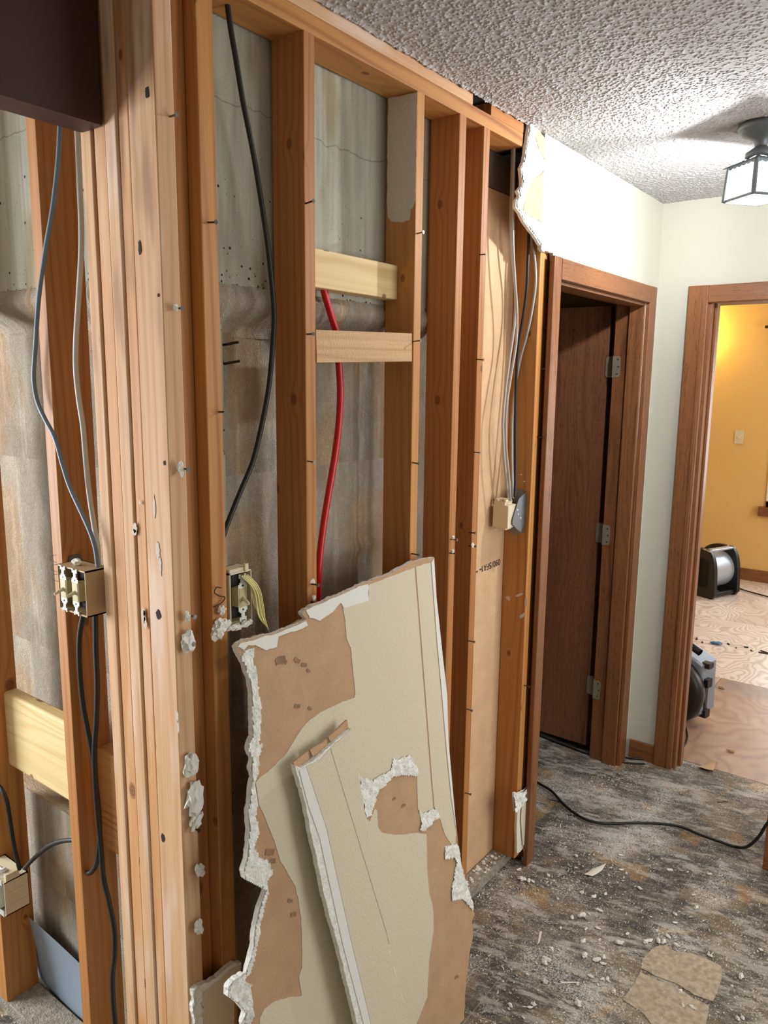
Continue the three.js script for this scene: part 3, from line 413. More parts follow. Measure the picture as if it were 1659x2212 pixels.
// ------------------------------------------------------------------ ceiling lantern
{
  const L = V(0.552, CEIL, -2.504), lamp = thing('ceiling_lantern', 'small pewter lantern with glowing square glass panes hanging from the popcorn ceiling', 'ceiling light', L);
  const lathe = (pts, n = 32) => new THREE.LatheGeometry(pts.map(([r, y]) => new THREE.Vector2(r, y)), n).translate(L.x, CEIL, L.z);
  part('canopy', lathe([[0.0, -0.002], [0.064, -0.002], [0.066, -0.012], [0.062, -0.016], [0.062, -0.02], [0.054, -0.023], [0.052, -0.03], [0.036, -0.036], [0.022, -0.046], [0.0165, -0.058], [0.0155, -0.066], [0, -0.066]]), M.lampMetal, lamp);
  part('socket_cap', lathe([[0, -0.064], [0.017, -0.064], [0.028, -0.072], [0.039, -0.079], [0.0395, -0.099], [0, -0.099]]), M.lampMetal, lamp);
  const rot = (g) => g.rotateY(Math.PI / 4 + 0.12).translate(L.x, CEIL, L.z);
  const roof = new THREE.CylinderGeometry(0.045, 0.098, 0.016, 4, 1, true).rotateY(Math.PI / 4).translate(0, -0.104, 0);
  part('roof', rot(merge([roof, new THREE.CylinderGeometry(0.046, 0.046, 0.003, 4).rotateY(Math.PI / 4).translate(0, -0.0965, 0)])), M.lampMetal, lamp);
  const Y0 = -0.111, Y1 = -0.206, w0 = 0.056, w1 = 0.061;
  for (const [a, b] of [[1, 1], [1, -1], [-1, 1], [-1, -1]]) part('corner_bar', rot(cyl(V(a * w0, Y0, b * w0), V(a * w1, Y1, b * w1), 0.0075, 0.0075, 6)), M.lampMetal, lamp);
  for (let k = 0; k < 4; k++) {
    const side = (g) => rot(g.rotateY(k * Math.PI / 2));
    const s = new THREE.Shape(); s.moveTo(-w0, Y0 + 0.004); s.lineTo(w0, Y0 + 0.004); s.lineTo(w0, Y0 - 0.006); const n = 6; for (let i = 0; i < n; i++) { const x1 = w0 - 2 * w0 * (i + 1) / n, xm = w0 - 2 * w0 * (i + 0.5) / n; s.quadraticCurveTo(xm, Y0 - 0.0135, x1, Y0 - 0.006); } s.closePath();
    part('scalloped_rim', side(new THREE.ExtrudeGeometry(s, { depth: 0.002, bevelEnabled: false }).translate(0, 0, w0)), M.lampMetal, lamp);
    part('bottom_rail', side(lumber(-w1, w1, Y1 - 0.002, Y1 + 0.006, w1 - 0.002, w1 + 0.002, 'x', 0.0008)), M.lampMetal, lamp);
    const pn = new THREE.BufferGeometry(); pn.setAttribute('position', new THREE.Float32BufferAttribute([-w1 + 0.004, Y1 + 0.005, w1 - 0.003, w1 - 0.004, Y1 + 0.005, w1 - 0.003, w0 - 0.004, Y0, w0 - 0.003, -w0 + 0.004, Y0, w0 - 0.003], 3)); pn.setAttribute('uv', new THREE.Float32BufferAttribute([0, 0, 1, 0, 1, 1, 0, 1], 2)); pn.setIndex([0, 1, 2, 0, 2, 3]); pn.computeVertexNormals();
    part('glass_pane', side(pn), frosted, lamp);
  }
  part('glass_pane', rot(new THREE.PlaneGeometry(2 * w1 - 0.004, 2 * w1 - 0.004).rotateX(Math.PI / 2).translate(0, Y1, 0)), frosted, lamp);
  const at = V(L.x, CEIL - 0.158, L.z);
  part('bulb', merge([new THREE.SphereGeometry(0.026, 20, 14).translate(at.x, at.y, at.z), cyl(V(at.x, at.y + 0.015, at.z), V(at.x, at.y + 0.06, at.z), 0.02, 0.013, 16)]), std({ color: 0xffffff, emissive: new THREE.Color(0.94, 0.98, 1), emissiveIntensity: 14 }), lamp);
  const pl = new THREE.PointLight(new THREE.Color(0.95, 0.97, 1.0), 3.7); pl.position.copy(at); pl.shadow.radius = 1.2; pl.castShadow = true; scene.add(pl);
}
// warm wall lamp in the yellow room, out of sight behind the casing
{
  const L = V(-0.87, 2.12, -7.2), s = thing('wall_sconce', 'warm wall sconce on the yellow bedroom wall', 'wall light', V(L.x, L.y - 0.06, L.z));
  part('back_plate', box(L.x - 0.04, L.x + 0.04, L.y - 0.06, L.y + 0.06, -7.199, -7.185, 0.004), M.brass, s);
  part('lamp_bulb', new THREE.SphereGeometry(0.045, 20, 14).translate(L.x, L.y, -7.09), std({ color: 0xffffff, emissive: new THREE.Color(1, 0.78, 0.4), emissiveIntensity: 8 }), s);
  part('arm', cyl(V(L.x, L.y - 0.03, -7.19), V(L.x, L.y - 0.035, -7.1), 0.008), M.brass, s);
  const pl = new THREE.PointLight(new THREE.Color(1, 0.7, 0.16), 1.1); pl.position.set(L.x, L.y, -7.09); pl.shadow.radius = 2; pl.castShadow = true; scene.add(pl);
}

// ------------------------------------------------------------------ leaning drywall
const LEAN = 0.124, sheetF = new Frame(V(0.046 + LEAN * 1.245, 0, -1.6), V(0, 0, -1), V(-LEAN, 1, 0));
const sheet = thing('drywall_sheet', 'large broken drywall sheet leaning on the studs, cream paint torn to brown paper', 'drywall', V(0.19, 0, -1.4));
{
  const f = sheetF, back = f.off(-0.0127), P = (l) => pxs(f, l);
  const left = [[525, 2212], [530, 2190], [516, 2166], [492, 2152], [494, 2130], [510, 2112], [528, 2103], [533, 2108], [541, 2075], [548, 2040], [553, 2000], [562, 1960], [575, 1925], [565, 1915], [545, 1905], [530, 1898], [527, 1882], [535, 1850], [540, 1800], [537, 1750], [545, 1690], [548, 1680], [543, 1660], [545, 1640], [537, 1620], [541, 1600], [548, 1590], [545, 1540], [545, 1500], [540, 1470], [528, 1435], [518, 1420], [509, 1397]];
  const top = [[515, 1388], [530, 1381], [561, 1376], [600, 1365], [630, 1354], [652, 1343], [662, 1337], [653, 1324], [661, 1314], [700, 1298], [738, 1283], [775, 1264], [790, 1258], [840, 1240], [868, 1225], [890, 1213], [915, 1207], [937, 1203]];
  const right = [[942, 1290], [950, 1360], [957, 1430], [965, 1500], [968, 1600], [972, 1606], [970, 1620], [975, 1680], [983, 1770], [990, 1830], [995, 1870], [1010, 1920], [1018, 1945], [1025, 1975], [1020, 1990], [1022, 2020], [1013, 2070], [1006, 2130], [1003, 2200]];
  const o = P([...left, ...top, ...right]); const bl = P([[525, 2212]])[0], br = o[o.length - 1]; o.push([br[0], 0.0, 1], [bl[0] + 0.01, 0.0, 1]);
  part('board_core', slab(back, o, 0.0127, 0.0025, 0.005), [M.kraft, M.gypsum], sheet, 'brown torn paper face of the board');
  const cm = (l, n = 'painted_paper', d = 0.0011, amp = 0.0012, m = M.cream) => part(n, slab(f, P(l), d, amp), m, sheet);
  const cBot = (x) => [x, 2330];
  // painted face left of the long vertical groove
  cm([[740, 1314], [745, 1340], [748, 1380], [757, 1400], [762, 1450], [767, 1500], [764, 1508], [740, 1515], [720, 1525], [690, 1540], [660, 1562], [640, 1590], [620, 1625], [600, 1645], [575, 1670], [560, 1680], [552, 1690], [556, 1720], [560, 1742], [575, 1772], [590, 1812], [605, 1860], [620, 1885], [637, 1915], [645, 1950], [650, 1990], [652, 2050], [652, 2090], [645, 2110], [647, 2125], [651, 2150], [620, 2155], [590, 2165], [570, 2180], [560, 2200], [558, 2250], [880, 2330], [899, 2212], [912, 2179], [922, 2155], [926, 2077], [936, 2010], [936, 1969], [926, 1925], [922, 1875], [921, 1802], [902, 1799], [855, 1804], [825, 1799], [816, 1787], [814, 1750], [808, 1747], [798, 1774], [787, 1764], [776, 1690], [804, 1688], [821, 1674], [843, 1666], [849, 1640], [858, 1643], [885, 1634], [897, 1659], [900, 1672], [902, 1747], [909, 1757], [935, 1747], [930, 1690, 1], [894.5, 1226, 1], [862, 1238], [845, 1245], [798, 1262], [794, 1268], [797, 1280], [795, 1297], [745, 1312]]);
  // painted strip right of the groove
  cm([[897.5, 1225, 1], [918, 1218], [929, 1216, 1], [941, 1380, 1], [952, 1500, 1], [962, 1620, 1], [972, 1720, 1], [985, 1800], [983, 1822], [975, 1826], [960, 1802], [950, 1770], [942, 1757], [938, 1745, 1], [933, 1690, 1]]);
  // paper tape along the factory edge and the torn top
  cm([[931, 1216, 1], [937, 1205, 1], [942, 1290, 1], [957, 1430, 1], [965, 1500, 1], [968, 1600, 1], [975, 1680, 1], [983, 1770, 1], [990, 1830], [986, 1800, 1], [974, 1720, 1], [964, 1620, 1], [954, 1500, 1], [943, 1380, 1]], 'edge_tape', 0.0014, 0.0006, M.tape);
  cm([[512, 1397], [517, 1389], [561, 1378], [600, 1367], [640, 1351], [660, 1341], [664, 1352], [640, 1362], [620, 1367], [600, 1375], [597, 1398], [575, 1405], [550, 1394], [535, 1394], [525, 1404]], 'edge_tape', 0.002, 0.002, M.tape);
  cm([[660, 1318], [700, 1300], [738, 1285], [775, 1266], [795, 1262], [795, 1297], [742, 1313], [735, 1302], [720, 1320], [690, 1340], [668, 1335]], 'edge_tape', 0.0016, 0.0016, M.tape);
  const gy = (l, d = 0.002, r = 0.004) => part('broken_gypsum', lumpy(f, P(l), d, r, 0.002), M.gypsum, sheet);
  gy([[518, 1420], [528, 1404], [545, 1400], [549, 1440], [556, 1480], [562, 1520], [562, 1570], [556, 1610], [567, 1605], [560, 1628], [556, 1670], [550, 1690], [554, 1730], [552, 1770], [557, 1800], [548, 1830], [560, 1852], [577, 1858], [590, 1888], [577, 1900], [579, 1925], [570, 1960], [560, 2000], [556, 2040], [548, 2075], [541, 2100], [528, 2110], [530, 2104], [540, 2075], [547, 2040], [552, 2000], [561, 1960], [574, 1925], [564, 1915], [544, 1905], [529, 1898], [526, 1882], [534, 1850], [539, 1800], [536, 1750], [544, 1690], [547, 1680], [542, 1660], [544, 1640], [536, 1620], [540, 1600], [547, 1590], [544, 1540], [544, 1500], [539, 1470], [527, 1435]]);
  gy([[492, 2150], [494, 2130], [510, 2112], [528, 2103], [526, 2118], [541, 2126], [540, 2150], [546, 2180], [540, 2212], [520, 2212], [530, 2190], [516, 2166]], 0.003, 0.006);
  gy([[774, 1676], [804, 1686], [821, 1672], [843, 1664], [847, 1636], [858, 1640], [885, 1630], [899, 1659], [902, 1674], [893, 1676], [868, 1674], [850, 1676], [835, 1690], [815, 1710], [806, 1738], [798, 1760], [788, 1766]], 0.003, 0.005);
  gy([[904, 1747], [909, 1757], [936, 1747], [940, 1742], [948, 1766], [940, 1768], [928, 1782], [915, 1796], [905, 1793], [909, 1778]], 0.003, 0.005);
  gy([[960, 1828], [985, 1822], [990, 1830], [995, 1870], [1010, 1920], [1018, 1945], [1020, 1968], [1012, 1957], [1000, 1942], [975, 1944], [972, 1925], [978, 1895], [984, 1862], [978, 1852], [959, 1855]], 0.003, 0.005);
  // curled flaps of brown paper
  for (const [x, y, s] of [[603, 1426, 0.014], [611, 1428, 0.009], [640, 1426, 0.009], [655, 1436, 0.008], [665, 1448, 0.006], [640, 1525, 0.008], [668, 1530, 0.006], [580, 1840, 0.012], [585, 1860, 0.01], [625, 1945, 0.007], [632, 1975, 0.008], [870, 1740, 0.007], [850, 1725, 0.006], [985, 2110, 0.008]]) { const [a, b] = f.px(x, y), k = new THREE.PlaneGeometry(s * 1.5, s, 4, 2), p = k.attributes.position; for (let i = 0; i < p.count; i++) p.setZ(i, 0.0012 + Math.pow((p.getX(i) / s + 0.75), 2) * s * 0.22); k.rotateZ(rr(-1, 0.4)); k.translate(a, b, 0); k.applyMatrix4(f.m); k.computeVertexNormals(); const m = M.kraft.clone(); m.side = THREE.DoubleSide; part('paper_flap', k, m, sheet); }
}
const strip = thing('drywall_strip', 'narrow split drywall strip leaning in front of the big broken sheet', 'drywall', V(0.24, 0, -1.25));
{
  const f = new Frame(V(sheetF.o.x + 0.055, 0, -1.2), V(0, 0, -1), V(-LEAN - 0.02, 1, 0)), back = f.off(-0.0127), P = (l) => pxs(f, l);
  part('board_core', slab(back, [...P([[637, 1652], [650, 1660], [668, 1648], [700, 1624], [735, 1592], [759, 1573]]), ...P([[763, 1590], [770, 1640], [790, 1765], [820, 1920], [843, 2060], [885, 2212]]), ...P([[930, 2400, 1], [830, 2400, 1]]), ...P([[772, 2212], [735, 2060], [700, 1930], [690, 1880], [670, 1790], [655, 1715]])], 0.0125, 0.0022, 0.005), M.gypsum, strip);
  const cm = (l, m = M.cream, n = 'painted_paper', d = 0.0012) => part(n, slab(f, P(l), d, 0.0008), m, strip);
  cm([[661, 1655], [690, 1642], [708, 1622, 1], [712, 1618, 1], [834, 2020, 1], [842, 2062], [884, 2212, 1], [930, 2400, 1], [870, 2400, 1], [801, 2212, 1], [755, 2020, 1], [705, 1790, 1]]);
  cm([[713.5, 1616, 1], [735, 1596], [758, 1574], [764, 1600], [774, 1676], [789, 1768], [820, 1925], [840, 2040, 1], [835.5, 2018, 1]]);
  cm([[646, 1664], [660, 1656, 1], [704, 1790, 1], [754, 2020, 1], [800, 2212, 1], [868, 2400, 1], [850, 2400, 1], [785, 2212, 1], [740, 2040, 1], [690, 1810, 1], [665, 1740, 1]], M.tape, 'edge_tape', 0.0014);
  const tF = f.off(-0.0127);
  for (const [x0, y0, x1, y1] of [[640, 1648, 672, 1624], [676, 1622, 712, 1598], [716, 1594, 756, 1556]]) part('paper_flap', slab(tF, P([[x0, y0], [x1, y1], [x1 + 3, y1 + 16], [x0 + 6, y0 + 14]]), 0.0045, 0.0012), M.kraft, strip);
}
for (const [x0, y0, x1, y1, w, label] of [[503, 1392, 551, 1371, 14, 'thin tan drywall shard wedged behind the top left of the leaning sheet'], [622, 1352, 645, 1337, 14, 'small pinkish drywall shard behind the leaning sheet top']]) { const f = wallA(0.012); solo('drywall_shard', label, 'drywall', slab(f, pxs(f, [[x0, y0], [x1, y1], [x1 + 2, y1 + w], [x0 + 2, y0 + w]]), 0.008, 0.001), M.kraft); }
// remnant still screwed to the foot of the corner post
{
  const f = wallA(0.0005), r = thing('drywall_remnant', 'torn drywall remnant still fixed low on the corner post', 'drywall', V(0, 0, -0.9)), P = (l) => pxs(f, l);
  part('board_core', slab(f, [...P([[409, 2135], [420, 2122], [440, 2118], [470, 2098], [498, 2074], [514, 2074]]), ...P([[510, 2110], [500, 2150], [497, 2212]]), [...P([[497, 2212]])[0].slice(0, 1), 0.02, 1].map((v) => v), [P([[412, 2212]])[0][0], 0.02, 1]], 0.011, 0.003), M.gypsum, r);
  part('painted_paper', slab(f.off(0.011), [...P([[428, 2140], [445, 2128], [465, 2112], [490, 2090], [512, 2080]]), ...P([[508, 2112], [499, 2150], [496, 2212]]), [P([[496, 2212]])[0][0], 0.03, 1], [P([[434, 2212]])[0][0], 0.03, 1]], 0.0012, 0.002), M.cream, r);
  part('broken_gypsum', lumpy(f.off(0.011), P([[410, 2134], [420, 2122], [427, 2138], [426, 2160], [431, 2175], [428, 2200], [422, 2230], [413, 2230]]), 0.002, 0.006, 0.002), M.gypsum, r);
}
// white torn corner piece at the foot of the door stud
{
  const f = wallA(0.004), r = thing('wallboard_scrap', 'crumpled white wallboard scrap standing at the foot of the door stud', 'drywall', V(0.02, 0, -2.24)), P = (l) => pxs(f, l);
  part('paper_face', slab(f, P([[1113, 1745], [1125, 1730], [1140, 1728], [1139, 1775], [1133, 1812], [1126, 1830], [1119, 1838], [1112, 1842], [1111, 1790]]), 0.009, 0.0015), M.paper, r);
  part('paper_fold', slab(f.off(0.012), P([[1120, 1735], [1133, 1727], [1139, 1730], [1136, 1780], [1130, 1818], [1122, 1824], [1118, 1770]]), 0.0015, 0.001), M.cream, r);
  part('broken_gypsum', lumpy(f.off(0.006), P([[1103, 1709], [1113, 1711], [1127, 1705], [1133, 1698], [1143, 1696], [1142, 1712], [1138, 1722], [1126, 1730], [1116, 1745], [1106, 1752], [1104, 1735]]), 0.006, 0.012, 0.003), M.gypsum, r);
  part('paper_flap', slab(f.off(0.014), P([[1134, 1702], [1141, 1712], [1147, 1722], [1153, 1727], [1143, 1721], [1132, 1711]]), 0.001, 0.0005), M.paper, r);
  part('paper_flap', slab(f.off(0.012), P([[1123, 1828], [1127, 1835], [1135, 1850], [1126, 1846]]), 0.001, 0.0005), M.kraft, r);
}

// ------------------------------------------------------------------ cables and pipe
const along = (pts, fn) => pts.map(([x, y, d]) => fn(x, y, d));
const wire = (name, label, cat, pts, r, mat, seg) => solo(name, label, cat, cable(pts, r, seg), mat);
wire('electrical_cable', 'black twisted cable hanging from a hole in the top plate', 'cable', along([[491, 8], [498, 60], [510, 130], [525, 220], [545, 320], [562, 420], [577, 520], [588, 620], [592, 680], [588, 760], [580, 840], [565, 920], [545, 1000], [520, 1060], [492, 1130], [480, 1165]], (x, y) => onX(x, y, -0.045)), 0.0052, M.rubber, 110);
wire('red_pipe', 'red plastic water pipe bending behind the wall blocks', 'pipe', along([[695, 605], [703, 640], [715, 680], [727, 722], [732, 785], [735, 850], [731, 925], [721, 1000], [709, 1070], [698, 1140], [690, 1210], [686, 1300], [684, 1420]], (x, y) => onX(x, y, -0.072)), 0.0082, M.red, 110);
wire('electrical_cable', 'blue grey cable looping in front of the left stud to the double switch box', 'cable', along([[130, 260], [126, 340], [115, 440], [98, 540], [84, 640], [77, 740], [73, 820], [80, 865], [97, 905], [118, 945], [134, 1000], [150, 1050], [175, 1105], [195, 1150], [206, 1185], [211, 1222]], (x, y) => onZ(x, y, -0.822)), 0.0046, M.blueCable, 110);
wire('electrical_cable', 'pale grey cable beside the corner post entering the double switch box', 'cable', along([[167, 270], [172, 400], [176, 520], [170, 640], [164, 740], [164, 800], [170, 860], [179, 920], [185, 990], [192, 1060], [204, 1140], [211, 1180], [213, 1224]], (x, y) => onZ(x, y, -0.848)), 0.0054, M.greyCable, 110);
wire('electrical_cable', 'black cable from the switch box bending into a stud hole', 'cable', along([[180, 1325], [172, 1375], [172, 1440], [179, 1520], [190, 1580], [201, 1640], [208, 1700], [214, 1760], [215, 1810], [212, 1848], [206, 1872], [197, 1884], [190, 1886]], (x, y) => onZ(x, y, -0.848)), 0.0056, M.rubber, 100);
wire('electrical_cable', 'black cable running down beside the corner post to the floor', 'cable', along([[206, 1325], [207, 1400], [210, 1480], [208, 1560], [204, 1620], [206, 1690], [211, 1760], [218, 1830], [224, 1900], [236, 1950], [247, 2010], [248, 2060], [243, 2110], [245, 2170], [252, 2240], [255, 2300]], (x, y, d) => onZ(x, y, -0.84)), 0.0056, M.rubber, 110);
wire('electrical_cable', 'short black cable arching from the outlet box into the stud', 'cable', along([[50, 1880], [62, 1866], [80, 1848], [105, 1828], [130, 1818], [158, 1815], [170, 1817]], (x, y) => onZ(x, y, -0.862)), 0.0056, M.rubber);
wire('electrical_cable', 'black cable dropping along the left stud into the outlet box', 'cable', along([[-14, 1690], [4, 1706], [14, 1730], [23, 1780], [30, 1825], [42, 1876]], (x, y) => onZ(x, y, -0.83)), 0.0056, M.rubber);
wire('electrical_cable', 'leftmost grey cable rising from the white junction box', 'cable', along([[1107, 318], [1105, 400], [1103, 500], [1107, 560], [1113, 620], [1112, 690], [1100, 780], [1091, 850], [1086, 920], [1090, 1000], [1096, 1060], [1099, 1086]], (x, y) => onX(x, y, -0.054)), 0.0045, M.greyCable, 90);
wire('electrical_cable', 'middle grey cable rising from the white junction box', 'cable', along([[1111, 318], [1109, 420], [1108, 520], [1112, 600], [1117, 680], [1115, 740], [1104, 810], [1094, 880], [1093, 960], [1099, 1030], [1103, 1080]], (x, y) => onX(x, y, -0.028)), 0.0042, M.greyCable, 90);
wire('electrical_cable', 'grey cable bowing furthest toward the door stud', 'cable', along([[1140, 340, -2.247], [1143, 430, -2.247], [1149, 520, -2.247], [1155, 560, -2.247], [1157, 610, -2.247], [1151, 660, -2.247], [1139, 720, -2.247], [1124, 775, -2.245], [1114, 830, -2.24], [1107, 900, -2.232], [1106, 980, -2.222], [1107, 1035, -2.21], [1109, 1074, -2.195]], (x, y, z) => onZ(x, y, z)), 0.0042, M.greyCable, 90);
wire('electrical_cable', 'black cable twisted among grey ones above the white junction box', 'cable', along([[1134, 340, -2.228], [1139, 430, -2.228], [1142, 500, -2.228], [1140, 570, -2.228], [1137, 630, -2.228], [1129, 690, -2.228], [1120, 745, -2.225], [1115, 820, -2.218], [1113, 900, -2.208], [1113, 980, -2.2], [1113, 1035, -2.19], [1112, 1072, -2.175]], (x, y, z) => onZ(x, y, z)), 0.0048, M.rubber, 90);

// ------------------------------------------------------------------ electrical boxes
function openBox(w, h, d, t = 0.003) { const b = (a, c, e, f, z0, z1) => lumber(a, c, e, f, z0, z1, 'y', 0.0008); return merge([b(-w / 2, -w / 2 + t, -h / 2, h / 2, -d, 0), b(w / 2 - t, w / 2, -h / 2, h / 2, -d, 0), b(-w / 2, w / 2, h / 2 - t, h / 2, -d, 0), b(-w / 2, w / 2, -h / 2, -h / 2 + t, -d, 0), b(-w / 2, w / 2, -h / 2, h / 2, -d, -d + t)]); }
function toggle(root, m, dx, s, up, yoke = M.strap) {        // strap, body and lever of one switch, in front of its box
  const b = (a, c, e, f, z0, z1) => lumber(a, c, e, f, z0, z1, 'y', 0.0008).scale(s, s, 1).translate(dx, 0, 0).applyMatrix4(m), strapG = merge([b(-0.009, 0.009, 0.02, 0.034, 0.001, 0.003), b(-0.009, 0.009, -0.034, -0.02, 0.001, 0.003), b(-0.005, 0.005, 0.034, 0.05, 0.001, 0.003), b(-0.005, 0.005, -0.05, -0.034, 0.001, 0.003), b(-0.010, -0.005, 0.044, 0.053, 0.001, 0.003), b(0.005, 0.010, 0.044, 0.053, 0.001, 0.003), b(-0.010, -0.005, -0.053, -0.044, 0.001, 0.003), b(0.005, 0.010, -0.053, -0.044, 0.001, 0.003)]);
  strapG.copy(merge([strapG.clone(), b(-0.0128, -0.0105, -0.03, 0.03, 0.001, 0.003), b(0.0105, 0.0128, -0.03, 0.03, 0.001, 0.003), b(-0.0128, 0.0128, 0.022, 0.03, 0.001, 0.0028), b(-0.0128, 0.0128, -0.03, -0.022, 0.001, 0.0028)])); const sw = part('switch', b(-0.011, 0.011, -0.021, 0.021, -0.02, 0.004), M.brass, root);
  part('mounting_strap', strapG, yoke, sw);
  part('toggle_lever', cyl(V(dx, 0, 0.003).applyMatrix4(m), V(dx - 0.002, up * 0.008, 0.022).applyMatrix4(m), 0.0045 * s, 0.0032 * s, 8), M.ivory, sw);
  for (const y of [0.027, -0.027]) part('strap_hole', cyl(V(dx, y * s, 0.0028).applyMatrix4(m), V(dx, y * s, 0.0036).applyMatrix4(m), 0.0022, 0.0022, 8), M.black, sw);
}
{
  const c = V(-0.288, 1.282, -0.808), f = new Frame(c, V(1, 0, 0), V(0, 1, 0)), b = thing('switch_box', 'tan double switch box with two exposed toggles fixed beside the left stud', 'switch box', V(c.x, c.y - 0.047, c.z));
  part('box_shell', openBox(0.102, 0.094, 0.052).applyMatrix4(f.m), M.tanPlastic, b);
  part('box_interior', box(-0.048, 0.048, -0.044, 0.044, -0.048, -0.03).applyMatrix4(f.m), M.bakelite, b);
  toggle(b, f.m, -0.026, 0.9, -1); toggle(b, f.m, 0.017, 0.9, -0.8);
  part('mounting_bracket', slab(new Frame(V(-0.3665, c.y + 0.02, -0.87), V(0, 0, -1), V(0, 1, 0)), [[-0.02, 0.03], [0.005, 0.034], [0.01, 0.02], [0.04, -0.02], [0.03, -0.06], [-0.02, -0.06]], 0.0015), M.bracket, b);
  part('bracket_arm', lumber(-0.367, -0.338, c.y - 0.03, c.y + 0.035, -0.842, -0.8435, 'y', 0.0004), M.bracket, b);
  part('plaster_lump', chunk(0.008, 1.3, 0.8, 1).translate(c.x - 0.01, c.y + 0.053, c.z - 0.02), M.chip, b);
  [[-0.035, 0.01], [-0.038, 0.03], [-0.04, 0.05]].forEach(([dx, dy], i) => part('wire_strand', tube([V(c.x - 0.05, c.y + dy, c.z), V(c.x - 0.062 - i * 0.002, c.y + dy + 0.006, c.z + 0.006), V(c.x - 0.06, c.y + dy + 0.014, c.z + 0.004), V(c.x - 0.05, c.y + dy + 0.016, c.z)], 0.0004, 12, 4), M.darkSteel, b));
  for (const dx of [-0.028, 0.02]) part('wire_red', cyl(V(c.x + dx + 0.012, c.y - 0.035, c.z - 0.022), V(c.x + dx + 0.018, c.y + 0.03, c.z - 0.02), 0.002), std({ color: col(120, 20, 26), roughness: 0.5 }), b);
}
{
  const c = V(0.003, 1.279, -0.996), f = new Frame(c, V(0, 0, -1), V(0, 1, 0)), b = thing('switch_box', 'single ivory switch box with yellow insulation tuft on the second stud', 'switch box', V(c.x, c.y - 0.053, c.z));
  part('box_shell', openBox(0.058, 0.106, 0.055).applyMatrix4(f.m), M.ivory, b);
  part('box_interior', box(-0.026, 0.026, -0.05, 0.05, -0.05, -0.028).applyMatrix4(f.m), M.bakelite, b);
  part('top_clamp', merge([box(-0.027, 0.02, 0.053, 0.06, -0.03, -0.002), box(0.01, 0.02, 0.05, 0.066, -0.004, 0.002)]).applyMatrix4(f.m), M.ivory, b);
  toggle(b, f.m, 0.002, 0.9, -1.2);
  const tuft = []; for (let i = 0; i < 30; i++) { const s = rr(0, 1), a = rr(-0.008, 0.008); tuft.push(tube([V(0.002 + a, 0.046, 0.004 + s * 0.006).applyMatrix4(f.m), V(0.012 + a + s * 0.012, 0.034 - s * 0.02, 0.014 + s * 0.008).applyMatrix4(f.m), V(0.024 + s * 0.02 + a, -0.01 - s * 0.03 + a, 0.014).applyMatrix4(f.m), V(0.034 + s * 0.034, -0.03 - s * 0.055, 0.006).applyMatrix4(f.m)], rr(0.0006, 0.0016), 14, 5)); }
  part('insulation_tuft', merge(tuft), std({ color: col(224, 214, 150), roughness: 1 }), b, 'yellow glass wool tuft');
}
solo('bare_wire', 'short bent black wire curling beside the single switch box', 'wire', tube([onX(478, 1270, 0.006), onX(468, 1269, 0.01), onX(463, 1279, 0.012), onX(474, 1287, 0.01), onX(486, 1291, 0.006), onX(480, 1301, 0.006), onX(461, 1312, 0.003)], 0.0011, 40, 6), M.rubber);
{ const l = []; for (const [x, y, s, sx, sy, sz] of [[477, 1353, 0.013, 0.6, 1, 1.2], [470, 1366, 0.013, 0.6, 1.1, 1], [485, 1347, 0.01, 0.6, 0.8, 1.3], [500, 1357, 0.008, 0.6, 0.6, 1.6], [515, 1355, 0.008, 0.6, 0.6, 1.5], [530, 1348, 0.008, 0.6, 0.8, 1.4], [540, 1343, 0.006, 0.6, 0.8, 1], [479, 1318, 0.009, 0.6, 1, 0.9]]) { const p = onX(x, y, 0.008); l.push(chunk(s, sx, sy, sz, 2).translate(p.x, p.y, p.z)); } solo('plaster_clump', 'ragged gypsum clump hanging under the single switch box', 'drywall', merge(l), M.chip); }
{
  const c = V(-0.7245, 0.42, -0.80), f = new Frame(c, V(1, 0, 0), V(0, 1, 0)), b = thing('outlet_box', 'ivory outlet box with a torn clamp fixed low on the far left stud', 'outlet box', V(c.x, c.y - 0.046, c.z));
  part('box_shell', openBox(0.116, 0.092, 0.062).applyMatrix4(f.m), M.ivory, b);
  part('box_interior', box(-0.052, 0.052, -0.042, 0.042, -0.058, -0.02).applyMatrix4(f.m), M.bakelite, b);
  for (const y of [0.012, -0.022]) part('side_rib', box(0.058, 0.06, y, y + 0.0035, -0.05, -0.01).applyMatrix4(f.m), M.ivory, b);
  part('nail_clamp', merge([box(0.02, 0.056, 0.046, 0.06, -0.03, -0.016), box(0.046, 0.058, 0.044, 0.064, -0.04, -0.006)]).applyMatrix4(f.m), M.ivory, b);
  part('receptacle', merge([box(-0.03, 0.03, -0.036, 0.036, -0.012, 0.004), box(-0.01, 0.05, -0.05, -0.036, 0, 0.002), box(-0.01, 0.05, 0.036, 0.05, 0, 0.002)]).applyMatrix4(f.m), M.strap, b);
  part('plaster_lump', chunk(0.012, 1.2, 0.8, 1).translate(c.x + 0.03, c.y + 0.062, c.z - 0.01), M.chip, b);
}
